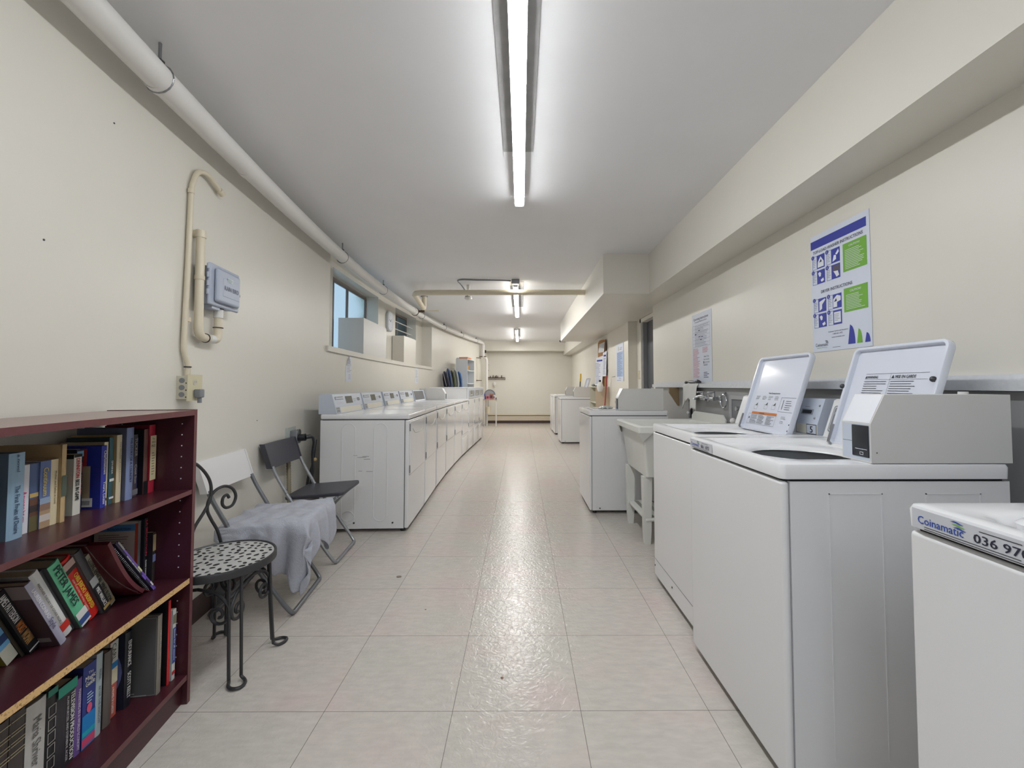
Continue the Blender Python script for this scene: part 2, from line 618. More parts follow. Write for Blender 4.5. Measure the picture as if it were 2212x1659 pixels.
# windows
for wi, ((a, c), gcol, gr) in enumerate(zip(WINS, ((0.72, 0.92, 1.0, 1), (0.30, 0.36, 0.36, 1)), (0.30, 0.30))):
    A = Vector((wx(a) - WD + 0.005, a, 0)); B = Vector((wx(c) - WD + 0.005, c, 0))
    t = (B - A).normalized(); n_ = Vector((t.y, -t.x, 0)); Lw = (B - A).length
    fr = MB()

    def bar(u0, u1, z0, z1, th=0.03):
        q = [A + t * u0, A + t * u1, A + t * u1 + n_ * th, A + t * u0 + n_ * th]
        fr.add([(p.x, p.y, z) for z in (z0, z1) for p in q], [(3, 2, 1, 0), (4, 5, 6, 7), (0, 1, 5, 4), (1, 2, 6, 5), (2, 3, 7, 6), (3, 0, 4, 7)], FRAMEM)
    bar(0, Lw, 2.385, WZ1); bar(0, Lw, NZ0, 1.53)
    cuts = [0.0, Lw * 0.275, Lw * 0.555, Lw - 0.02] if wi == 0 else [0, Lw * 0.5, Lw - 0.02]
    for u in cuts:
        bar(u, u + 0.028, 1.53, 2.385)
    root = struct(fr, 'window_%d' % (wi + 1))
    gm = frosted('frosted_glass_%d' % wi, gcol, gr)
    for u0, u1 in zip(cuts[:-1], cuts[1:]):
        g = MB()
        q = [A + t * (u0 + 0.02) + n_ * 0.012, A + t * (u1 + 0.006) + n_ * 0.012]
        g.quad((q[0].x, q[0].y, 1.525), (q[1].x, q[1].y, 1.525), (q[1].x, q[1].y, 2.39), (q[0].x, q[0].y, 2.39), gm)
        g.build('pane', root, False)
# outdoors beyond the windows
b = MB()
b.box(-3.5, -3.35, 9.6, 13.6, 0.9, 3.0, mat('concrete', (96, 98, 94), 0.9, var=0.1))
struct(b, 'wall_outside')
b = MB()
b.box(-4.6, -2.45, 3.5, 13.6, 0.85, 0.9, MATS['concrete'])
b.box(-2.6, -2.30, 3.5, 8.6, 0.85, 1.49, MATS['concrete'])
struct(b, 'ground_outside')
LEAF = mat('leaf', (96, 150, 60), 0.6, var=0.3, scale=30)
root = thing('shrub', 'green shrub blurred behind the frosted glass of the first window', 'plant', (-3.3, 8.2, 1.2))
b = MB()
for i in range(800):
    a = random.uniform(0, 2 * PI); rr = 0.55 * random.random() ** 0.5; z = random.uniform(0.2, 2.3)
    p = Vector((rr * math.cos(a) * 0.6, rr * math.sin(a), z))
    u = Vector((random.uniform(-1, 1), random.uniform(-1, 1), random.uniform(-1, 1))).normalized()
    v = u.orthogonal().normalized()
    b.add([p - u * 0.07, p + v * 0.035, p + u * 0.07, p - v * 0.035], [(0, 1, 2, 3)], LEAF)
b.build('foliage', root, False)
b = MB(); b.tube([(0, 0, -0.3), (0.02, 0, 0.5), (0, 0.03, 1.1)], [0.03, 0.02, 0.008], RUST)
b.build('stem', root)

# door
DGREY = mat('door_grey', (84, 86, 92), 0.45)
FGREY = mat('frame_grey', (146, 148, 152), 0.4)
b = MB()
for a, c in ((DO0 - 0.05, DO0 + 0.012), (DO1 - 0.012, DO1 + 0.05)):
    b.box(XD - 0.02, XD + 0.09, a, c, 0, DZ + 0.05, WALL_R)
b.box(XD - 0.02, XD + 0.09, DO0 - 0.05, DO1 + 0.05, DZ, DZ + 0.05, WALL_R)
b.box(XD + 0.0, XD + 0.1, DO1 - 0.05, DO1 - 0.012, 0, DZ, FGREY)
b.box(XD + 0.0, XD + 0.1, DO0 + 0.012, DO0 + 0.05, 0, DZ, FGREY)
dr = struct(b, 'door_1')
b = MB(); b.box(XD + 0.055, XD + 0.095, DO0 + 0.052, DO1 - 0.052, 0.01, DZ - 0.002, DGREY)
dl = b.build('door_leaf', dr, False)
b = MB(); b.cyl((XD + 0.055, 5.2, 1.0), (XD + 0.005, 5.2, 1.0), 0.011, STEEL); b.cyl((XD + 0.01, 5.19, 1.0), (XD + 0.01, 5.32, 1.0), 0.009, STEEL)
b.build('door_handle', dl)
b = MB(); b.box(XD + 0.1, XD + 0.11, DO0 - 0.06, DO1 + 0.06, 0, DZ + 0.06, DGREY)
b.build('door_backing', dr, False)
b = MB(); b.rbox(XD - 0.007, XD - 0.0005, 6.025, 6.10, 1.245, 1.365, 0.003, mat('switch_cream', (216, 206, 178), 0.4))
b.rbox(XD - 0.014, XD - 0.006, 6.052, 6.072, 1.29, 1.318, 0.003, MATS['switch_cream'])
tag(b.build('light_switch'), 'cream light switch beside the grey door in the recess', 'switch')

# ------------------------------------------------------------------ ceiling lights
HOUSE = mat('lamp_housing', (226, 226, 226), 0.4)


def led(label, x, y0, y1, m, jb=None):
    root = thing('strip_light', label, 'light', (x, (y0 + y1) / 2, CZ), 0, 'LED strip lights in a row on the ceiling')
    h = (y1 - y0) / 2
    L = MB()
    prof = []
    for i in range(17):
        a = R(180 + 180 * i / 16)
        prof.append((0.032 * math.cos(a), -0.052 + 0.017 * math.sin(a)))
    L.prism(prof, -h + 0.006, h - 0.006, m, 'y'); L.build('lens', root)
    H = MB(); H.prism([(-0.022, -0.0005), (0.022, -0.0005), (0.034, -0.051), (-0.034, -0.051)], -h + 0.01, h - 0.01, HOUSE, 'y'); H.build('housing', root, False)
    for s in (-1, 1):
        E_ = MB(); E_.rbox(-0.032, 0.032, s * h - 0.006, s * h + 0.006, -0.070, -0.030, 0.005, HOUSE); E_.build('end_cap', root)
    if jb:
        J = MB(); J.rbox(-0.05, 0.05, -h - 0.13, -h - 0.01, -0.055, -0.001, 0.006, STEEL); J.build('junction_box', root)
    return root


led('bright LED strip light nearest the camera, over the aisle', -0.012, 0.50, 2.97, TUBEM)
led('bright LED strip light crossed by the cream ceiling pipe, middle of the row', -0.072, 5.42, 7.87, TUBEF, True)
led('small far LED strip light close to the back beam', -0.108, 9.75, 12.19, TUBEF)
led('LED strip light behind the camera, out of view', 0.0, -2.7, -0.25, TUBEB)

# ------------------------------------------------------------------ pipes on the ceiling and left wall
# large white drain pipe that follows the bowed wall
root = thing('drain_pipe', 'long thick white drain pipe hung under the ceiling along the curved left wall', 'pipe', (0, 0, 0))
b = MB()
pts = []
for y in ys(-2.5, 6.9, 0.35):
    pts.append((wx(max(y, 0.3)) + 0.115, y, 2.338 + 0.004 * y))
b.tube(pts, 0.052, PIPEW, 20)
b.build('pipe_run', root)
b = MB()
pts = [(wx(y) + 0.105, y, 2.345 + 0.0035 * y) for y in ys(6.85, 12.15, 0.35)]
b.tube(pts, 0.043, PIPEW, 20)
b.build('pipe_run', root)
b = MB()
x0, y0, z0 = wx(12.15) + 0.105, 12.15, 2.345 + 0.0035 * 12.15
b.tube([(x0, y0, z0), (x0 + 0.02, y0 + 0.09, z0 - 0.012), (x0 + 0.03, y0 + 0.13, z0 - 0.05), (x0 + 0.03, y0 + 0.13, 2.02)], 0.048, PIPEW, 16)
b.tube([(x0 + 0.03, y0 + 0.13, 2.06), (x0 + 0.03, y0 + 0.13, 2.0), (x0 + 0.11, y0 + 0.2, 1.95), (x0 + 0.13, y0 + 0.22, 1.88), (x0 + 0.13, y0 + 0.22, 0.0)], 0.04, PIPEW, 16)
b.build('riser', root)
b = MB()
xx = x0 + 0.03; yy = y0 + 0.13
b.box(xx - 0.10, xx + 0.09, yy - 0.03, yy + 0.05, 1.985, 2.005, RUST); b.cyl((xx + 0.07, yy, 2.10), (xx + 0.07, yy, 2.18), 0.02, DARK)
b.build('pipe_clamp', root)
# collars and clamp
b = MB()
for y in (1.62, 2.3):
    b.tube([(wx(y) + 0.115, y - 0.025, 2.338 + 0.004 * y), (wx(y + .05) + 0.115, y + 0.025, 2.338 + 0.004 * y)], 0.054, PIPEW, 20)
    b.build('coupling', root); b = MB()
b.tube([(wx(6.88) + 0.112, 6.80, 2.366), (wx(6.95) + 0.112, 6.92, 2.366)], 0.060, PIPEW, 20)
b.build('coupling', root)
for y in (1.62, 3.95, 5.35, 7.35, 8.9, 10.3, 11.6):
    b = MB(); x = wx(y) + 0.112; z = 2.34 + 0.004 * y
    b.cyl((x, y, z + 0.04), (x, y, CZ - 0.001), 0.006, STEEL, 8)
    b.tube(arc((x, y, z), 0.056, 0, 360, 16), 0.004, STEEL, 6)
    b.box(x - 0.012, x + 0.012, y - 0.01, y + 0.01, z + 0.055, z + 0.075, SCREW)
    b.build('hanger', root)
b = MB()
x = wx(6.95) + 0.112; z = 2.366
b.tube(arc((x, 6.94, z), 0.062, 0, 360, 18), 0.006, RUST, 6)
b.box(x + 0.06, x + 0.16, 6.93, 6.95, z - 0.012, z + 0.022, RUST)
b.cyl((x + 0.15, 6.94, z + 0.008), (x + 0.40, 6.92, z + 0.012), 0.010, PIPEC, 8)
b.build('clamp', root)

# cream pipe crossing the ceiling
root = thing('ceiling_pipe', 'cream pipe crossing under the ceiling to the right soffit, bent back at its left end', 'pipe', (0, 5.51, 2.372))
b = MB()
b.tube([(0.834, 0, 0), (-1.31, 0, -0.006), (-1.38, 0.03, -0.008), (-1.415, 0.09, -0.012), (-1.45, 0.74, -0.072), (-1.452, 0.79, -0.062), (-1.452, 0.81, -0.03), (-1.452, 0.81, 0.117)], 0.035, PIPEC, 18)
b.build('pipe_run', root)
b = MB(); b.tube(arc((-1.452, 0.81, 0.113), 0.05, 0, 360, 16, 'xy'), 0.005, STEEL, 6); b.build('ceiling_flange', root)

# heat detector with conduit
root = thing('heat_detector', 'small white heat detector hanging below the ceiling beside the crossing pipe', 'detector', (-0.703, 5.60, CZ))
b = MB(); b.cyl((0, 0, -0.001), (0, 0, -0.15), 0.012, PIPEW); b.rbox(-0.02, 0.02, -0.02, 0.02, -0.06, -0.001, 0.004, PIPEW); b.build('stem', root)
b = MB(); b.lathe([(0.0, -0.205), (0.02, -0.203), (0.046, -0.188), (0.05, -0.175), (0.042, -0.165), (0.042, -0.155), (0.0, -0.15)], (0, 0, 0), PIPEW); b.build('detector_head', root)
b = MB(); b.cyl((0, 0, -0.152), (0, 0, -0.168), 0.0425, GREYP, 20); b.build('louvre_ring', root)
b = MB()
b.tube(spline([(-0.128, 5.295, 2.470), (-0.3, 5.29, 2.476), (-0.55, 5.30, 2.480), (-0.72, 5.28, 2.480), (-0.785, 5.30, 2.478), (-0.80, 5.34, 2.474), (-0.77, 5.42, 2.45), (-0.715, 5.575, 2.375)]), 0.009, GREYP, 8)
tag(b.build('electrical_conduit'), 'thin grey conduit curving from the middle strip light to the heat detector', 'conduit')

# security camera on far soffit
root = thing('security_camera', 'small white security camera with black lens under the far end of the soffit', 'camera', (0.86, 9.02, 2.13))
b = MB(); b.rbox(-0.02, 0.09, -0.03, 0.03, -0.06, -0.0, 0.01, PIPEW); b.build('housing', root)
b = MB(); b.sphere((-0.02, -0.02, -0.03), 0.026, BLACKP); b.build('lens', root)
b = MB(); b.box(-0.04, 0.40, -0.02, 0.02, 0.0, 0.02, PIPEW); b.build('bracket', root, False)

# electrical riser conduit (thin) with outlet box
root = thing('outlet_box', 'cream metal outlet box with three grey knockouts on the left wall above the bookcase', 'outlet', (wx(1.965), 1.965, 1.142), -wang(1.965))
CREAMBOX = mat('outlet_cream', (206, 200, 180), 0.5)
b = MB(); b.box(0.0005, 0.045, -0.025, 0.075, -0.053, 0.053, CREAMBOX)
for z in (-0.032, 0.0, 0.032):
    b.tube([(0.024, -0.0255, z), (0.024, -0.0275, z)], 0.0115, GREYP, 16)
    b.tube([(0.043, -0.0255, z - 0.012), (0.043, -0.028, z - 0.012)], 0.003, DARK, 8)
b.build('box_body', root, False)
b = MB(); b.box(0.0455, 0.050, -0.028, 0.082, -0.062, 0.060, mat('outlet_plate', (212, 204, 172), 0.45))
for z in (0.025, -0.028):
    b.ppoly((0.050, 0.027, z), (0, 1, 0), (0, 0, 1), roundrect(0, 0, 0.034, 0.028, 0.012, 4), CREAMBOX, 0.001)
    for dy in (-0.006, 0.006):
        b.prect((0.050, 0.027, z), (0, 1, 0), (0, 0, 1), dy - 0.001, dy + 0.001, -0.004, 0.006, DARK, 0.0015)
b.build('cover_plate', root, False)
root2 = thing('plug', 'grey angled plug pushed into the cream outlet box', 'plug', root.location, -wang(1.965))
b = MB(); b.rbox(0.0525, 0.082, 0.012, 0.046, -0.048, -0.008, 0.005, GREYP); b.cyl((0.068, 0.03, -0.045), (0.068, 0.032, -0.072), 0.009, GREYP)
b.build('plug_body', root2)


def wp(y, out, z):
    """point a distance out from the bowed wall"""
    a = wang(y)
    return (wx(y) + out * math.cos(a), y - out * math.sin(a) * 0, z)


b = MB()
b.tube(spline([wp(1.985, 0.022, 1.197), wp(1.985, 0.022, 1.25), wp(1.968, 0.016, 1.30), wp(1.962, 0.016, 1.36), wp(1.975, 0.016, 1.70), wp(1.985, 0.016, 2.05), wp(1.995, 0.018, 2.12),
               wp(2.02, 0.02, 2.175), wp(2.06, 0.022, 2.20), wp(2.10, 0.024, 2.205), wp(2.15, 0.025, 2.19), wp(2.20, 0.025, 2.172)], 5), 0.0115, PIPEC, 12)
b.tube([wp(2.195, 0.025, 2.174), wp(2.225, 0.026, 2.163)], 0.0155, PIPEC, 12)
for z in (2.06, 1.45):
    b.tube([wp(1.984, 0.016, z), wp(1.984, 0.016, z + 0.02)], 0.014, PIPEC, 12)
b.tube([wp(1.985, 0.022, 1.235), wp(1.985, 0.022, 1.24)], 0.015, INK, 12)
tag(b.build('electrical_conduit'), 'thin cream conduit rising from the outlet box and hooking over at its top', 'conduit')
root = thing('irrigation_conduit', 'thicker cream plastic pipe looping down the wall and up into the blue-grey controller', 'pipe', (0, 0, 0))
b = MB()
b.tube([wp(2.035, 0.002, 1.885), wp(2.035, 0.03, 1.885), wp(2.035, 0.036, 1.87), wp(2.035, 0.036, 1.44)], 0.019, PIPEC, 16)
b.tube(spline([wp(2.035, 0.036, 1.46), wp(2.036, 0.036, 1.42), wp(2.05, 0.036, 1.395), wp(2.08, 0.036, 1.385), wp(2.16, 0.036, 1.385), wp(2.185, 0.036, 1.39), wp(2.197, 0.036, 1.41), wp(2.198, 0.036, 1.44)], 5), 0.020, PIPEC, 16)
b.tube([wp(2.198, 0.036, 1.43), wp(2.198, 0.036, 1.51)], 0.019, PIPEC, 16)
b.build('pipe_run', root)
b = MB()
b.tube([wp(2.035, 0.036, 1.865), wp(2.035, 0.036, 1.90)], 0.0225, PIPEC, 16); b.build('collar', root); b = MB()
b.tube([wp(2.035, 0.036, 1.66), wp(2.035, 0.036, 1.68)], 0.0215, PIPEC, 16)
b.build('collar', root)
b = MB(); b.tube([wp(2.115, 0.036, 1.385), wp(2.155, 0.036, 1.385)], 0.0215, PIPEW, 16); b.build('white_coupling', root); b = MB(); b.tube([wp(2.198, 0.036, 1.50), wp(2.198, 0.036, 1.545)], 0.022, PIPEW, 16)
b.build('white_coupling', root)
for p, q in ((wp(2.198, 0.036, 1.448), wp(2.198, 0.036, 1.452)), (wp(2.198, 0.036, 1.545), wp(2.198, 0.036, 1.549)), (wp(2.09, 0.036, 1.385), wp(2.094, 0.036, 1.385))):
    b = MB(); b.tube([p, q], 0.0235, INK, 16); b.build('cable_tie', root)

# irrigation controller
a_ = wang(2.06)
root = thing('irrigation_controller', 'blue-grey plastic irrigation controller box mounted on the left wall', 'controller', (wx(2.06), 2.06, 1.652), -a_)
b = MB(); b.rbox(0.001, 0.055, 0.0, 0.25, -0.098, 0.092, 0.012, CONTROL)
b.box(0.01, 0.06, 0.03, 0.10, -0.118, -0.095, CONTROL)
b.box(0.018, 0.035, -0.0015, 0.0, -0.08, -0.045, PAPER)
b.build('case_body', root, wn=True)
b = MB(); b.rbox(0.055, 0.072, -0.012, 0.262, -0.104, 0.104, 0.008, CONTROL)
b.rbox(0.070, 0.092, 0.02, 0.235, -0.085, 0.085, 0.014, CONTROL)
b.rbox(0.088, 0.094, 0.062, 0.222, -0.050, 0.042, 0.003, CONTROL)
OX = (0, 1, 0); OY = (0, 0, 1)
b.text('RAIN BIRD', (0.094, 0.072, -0.016), OX, OY, 0, 0, 0.024, mat('grey_ink', (104, 106, 124), 0.5), w=0.135, bold=0.001)
b.prect((0.0945, 0.10, 0.03), OX, OY, 0, 0.05, 0, 0.022, mat('pale_sticker', (200, 212, 214), 0.5))
b.lines((0.0945, 0.10, 0.03), OX, OY, 0.004, 0.046, 0.003, 0.019, 4, GREYP)
b.tube([(0.072, 0.25, -0.01), (0.078, 0.25, -0.01)], 0.010, GREYP, 16)
b.tube([(0.072, 0.248, 0.04), (0.076, 0.248, 0.04)], 0.007, SCREW, 12)
b.build('door', root, wn=True)
for z in (0.07, 0.028, -0.014, -0.056):
    b = MB(); b.cyl((0.063, -0.014, z), (0.063, -0.014, z + 0.026), 0.006, CONTROL, 10); b.build('hinge', root)

# ------------------------------------------------------------------ niche contents
for (ya, yc, lab, yb) in ((4.98, 5.88, 'large white sheet box standing on the sill before the first window', 0.30), (6.75, 7.42, 'smaller cream box standing on the sill before the far window', 0.192)):
    dxx = wx(yc) - wx(ya)
    root = thing('sill_box', lab, 'box', (wx(ya), ya, 1.5190), -math.atan2(dxx, yc - ya))
    Lb = math.hypot(dxx, yc - ya)
    b = MB()
    prof = [(0, 0), (Lb, 0), (Lb, 0.405), (Lb - 0.012, 0.424), (Lb - 0.05, 0.430), (0, 0.430)]
    b.prism(prof, -yb, -0.004, mat('box_sheet', (218, 217, 214), 0.35) if ya < 6 else WALL, 'x')
    b.build('box_body', root, False)
root = thing('wall_clock', 'rounded white wall clock between the two windows of the niche', 'clock', (wx(6.56) - ND, 6.56, 2.145), -wang(6.56))
b = MB()
ls = [[(x, u, v) for u, v in roundrect(0, 0, s1, s2, r)] for x, s1, s2, r in ((0.001, 0.24, 0.30, 0.08), (0.03, 0.25, 0.31, 0.085), (0.042, 0.235, 0.295, 0.08), (0.040, 0.20, 0.26, 0.06))]
b.loops(ls, mat('clock_case', (196, 200, 204), 0.3), True, True); b.build('clock_case', root)
b = MB(); b.ppoly((0.0415, 0, 0), OX, OY, roundrect(0, 0, 0.195, 0.255, 0.06), PAPER)
for i in range(12):
    a = 2 * PI * i / 12
    b.text(str(12 if i == 0 else i), (0.0425, 0, 0), OX, OY, 0.078 * math.sin(a), 0.10 * math.cos(a) - 0.007, 0.014, INK, center=True)
b.build('dial', root, False)
for ang, ln in ((-40, 0.05), (70, 0.075)):
    b = MB(); a = R(ang); b.X = Matrix.Rotation(a, 4, 'X'); b.box(0.045, 0.046, -0.003, 0.003, -0.01, ln, INK); b.build('hand', root, False)
for z, lab in ((2.235, 'upper white rod across the far window'), (2.105, 'lower white rod across the far window')):
    b = MB(); b.cyl((wx(6.93) - 0.27, 6.925, z), (wx(8.05) - 0.27, 8.055, z), 0.009, PIPEW, 10)
    tag(b.build('window_rod'), lab, 'rod', 'rods across the far window')


def paper_sheet(name, label, cat, y, z0, z1, wdt, writer, fold=False, curl=0.01, colr=PAPER, off=0.002):
    """paper taped to the left wall: local x out of the wall, y along it"""
    root = thing(name, label, cat, (wx(y) + off, y, z0), -wang(y))
    b = MB(); h = z1 - z0; n = 8
    if fold:
        b.add([(0, 0, 0), (0, wdt, 0), (0, wdt, h), (0.0, wdt * 0.55, h), (0.0, 0.1 * wdt, h * 0.62), (0, 0, h * 0.5)], [(0, 1, 2, 3, 4, 5)], colr)
        b.add([(0, 0.1 * wdt, h * 0.62), (0, wdt * 0.55, h), (0.03, wdt * 0.28, h * 0.72)], [(0, 1, 2)], colr)
    else:
        b.add([(0, 0, 0), (0, wdt, 0), (0, wdt, h), (0, 0, h)], [(0, 1, 2, 3)], colr)
    writer(b, wdt, h)
    b.build('sheet', root, False)
    return root


def w1(b, w_, h):
    b.lines((0, 0, 0), OX, OY, 0.02 + w_ * .1, w_ * 0.95, h * 0.36, h * 0.9, 9, GREYP, 0.22, seed=3)
    b.lines((0, 0, 0), OX, OY, w_ * .45, w_ * 0.8, h * 0.1, h * 0.32, 4, GREYP, 0.2, seed=5)


paper_sheet('paper_notice', 'white typed notice with a folded corner taped on the left wall above the first dryer', 'notice', 4.40, 1.19, 1.465, 0.19, w1, True)
paper_sheet('paper_notice', 'small white notice on the left wall below the far end of the sill', 'notice', 7.36, 1.19, 1.455, 0.20, w1)

# ------------------------------------------------------------------ washing machines and dryers
AX = (1, 0, 0); AZ = (0, 0, 1)
LW = 0.665


def lid_print_b(b, w_, l_):
    o = (0, 0, 0.0045); X_ = (1, 0, 0); Y_ = (0, 1, 0)
    P = lambda *a, **k: b.prect(o, X_, Y_, *a, **k)
    y = l_ * 0.66
    P(w_ * .20, w_ * .86, y + .030, y + .031, INK)
    b.text('\u25b2WARNING', o, X_, Y_, w_ * .20, y + 0.012, .011, INK, w=.058, bold=.0005)
    b.text('\u25b2 MISE EN GARDE', o, X_, Y_, w_ * .50, y + 0.012, .012, INK, w=.095, bold=.0005)
    P(w_ * .20, w_ * .86, y + .007, y + .0078, INK)
    b.lines(o, X_, Y_, w_ * .20, w_ * .46, y - .050, y + .004, 6, INK, .22, seed=2)
    b.lines(o, X_, Y_, w_ * .50, w_ * .84, y - .050, y + .004, 6, INK, .22, seed=4)
    P(w_ * .20, w_ * .86, y - .054, y - .0532, INK)
    P(w_ * .485, w_ * .487, y - .115, y + .03, INK)
    P(w_ * .17, w_ * .30, y - .086, y - .057, INK)
    b.lines(o, X_, Y_, w_ * .18, w_ * .29, y - .084, y - .060, 4, PAPER, .3, 0.0012, seed=6)
    b.lines(o, X_, Y_, w_ * .32, w_ * .38, y - .075, y - .058, 3, INK, .2, seed=7)
    b.lines(o, X_, Y_, w_ * .41, w_ * .47, y - .09, y - .058, 5, INK, .2, seed=8)
    for cx in (.37, .57):
        b.frame(o, X_, Y_, w_ * cx, w_ * (cx + .07), y - .115, y - .085, .001, INK)
        b.ppoly(o, X_, Y_, [(w_ * cx + u, y - .085 + v) for u, v in ((0, 0), (.008, .018), (.026, .020), (.026, .0))], INK)
        b.ppoly(o, X_, Y_, [(w_ * cx + u, y - .084 + v) for u, v in ((.002, 0), (.009, .016), (.024, .018), (.024, .0))], PAPER, .0012)


def lid_print_c(b, w_, l_):
    o = (0, 0, 0.0045); X_ = (1, 0, 0); Y_ = (0, 1, 0)
    ORG = tint((208, 122, 56))
    b.text('Washer Operating Instructions', o, X_, Y_, w_ * .38, l_ * .50, .0085, INK, w=.10, bold=.0004)
    for i, x in enumerate((.14, .28, .40, .53)):
        b.lines(o, X_, Y_, w_ * x, w_ * (x + .09), l_ * .42, l_ * .475, 4, INK, .2, seed=i)
    for i, (x, y) in enumerate(((.15, .32), (.36, .33), (.52, .33))):
        b.frame(o, X_, Y_, w_ * x, w_ * (x + .07), l_ * (y - .03), l_ * (y + .03), .0012, GREYP)
        b.ppoly(o, X_, Y_, [(w_ * (x + .02), l_ * (y + .02)), (w_ * (x + .06), l_ * (y + .06)), (w_ * (x + .055), l_ * (y + .02))], INK)
    b.frame(o, X_, Y_, w_ * .66, w_ * .93, l_ * .28, l_ * .46, .001, INK)
    b.prect(o, X_, Y_, w_ * .71, w_ * .718, l_ * .31, l_ * .43, INK)
    b.lines(o, X_, Y_, w_ * .76, w_ * .88, l_ * .30, l_ * .43, 5, INK, .2, seed=11)
    b.prect(o, X_, Y_, w_ * .14, w_ * .66, l_ * .225, l_ * .255, ORG)
    b.text('WARNING', o, X_, Y_, w_ * .30, l_ * .23, .008, INK, w=.05)
    b.frame(o, X_, Y_, w_ * .08, w_ * .66, l_ * .09, l_ * .225, .0009, INK)
    for i, x in enumerate((.14, .30, .48)):
        b.lines(o, X_, Y_, w_ * x, w_ * (x + .15), l_ * .10, l_ * .215, 8, INK, .3, seed=20 + i)
    b.ppoly(o, X_, Y_, [(w_ * .09, l_ * .16), (w_ * .125, l_ * .16), (w_ * .107, l_ * .19)], INK)
    b.lines(o, X_, Y_, w_ * .75, w_ * .87, l_ * .19, l_ * .23, 3, INK, .2, seed=31)
    b.lines(o, X_, Y_, w_ * .75, w_ * .84, l_ * .14, l_ * .175, 3, INK, .2, seed=32)


BLUE = tint((38, 74, 168)); GREEN = tint((122, 184, 76)); LNAVY = tint((40, 40, 60))


def swoosh(b, o, xd, yd, x, y, s, c1=BLUE, c2=GREEN):
    for i, c in enumerate((c1, c2, c1)):
        yy = y - i * 0.21 * s; xx = x + i * 0.10 * s
        top = [(xx + s * t_, yy + s * (0.07 * math.sin(t_ * 5.2 - .3))) for t_ in [k / 8 for k in range(9)]]
        bot = [(p[0], p[1] - s * 0.11 * math.sin(PI * (k / 8)) - s * .01) for k, p in enumerate(top)]
        b.ppoly(o, xd, yd, bot + top[::-1], c, .0012)


def front_tag(b, x0, number, z0=0.881, w_=0.20):
    """maker's strip on the front edge of the top panel"""
    o = (x0, -0.0038, z0)
    b.prect(o, AX, AZ, -0.004, w_ + .01, 0.002, 0.038, mat('strip_white', (206, 208, 214), 0.35), .0004)
    b.text('Coinamatic', o, AX, AZ, 0.008, 0.0125, 0.0145, BLUE, w=0.082, bold=.0004)
    swoosh(b, o, AX, AZ, 0.069, 0.0345, 0.022)
    b.text(number, o, AX, AZ, 0.106, 0.012, 0.0145, LNAVY, w=0.078, bold=.0009)
    b.lines(o, AX, AZ, 0.02, w_, 0.002, 0.010, 2, INK, .28, seed=5)
    b.lines(o, AX, AZ, 0.115, 0.18, 0.030, 0.033, 1, INK, .4, seed=6)


def groove(b, x, ya, yc, z0, z1, m, side):
    """pressed rectangle on a side panel"""
    e = 0.0016
    for (p, q, r_, s_) in ((ya, ya + .003, z0, z1), (yc - .003, yc, z0, z1), (ya, yc, z1 - .003, z1)):
        b.box(min(x, x + side * e), max(x, x + side * e), p, q, r_, s_, m)


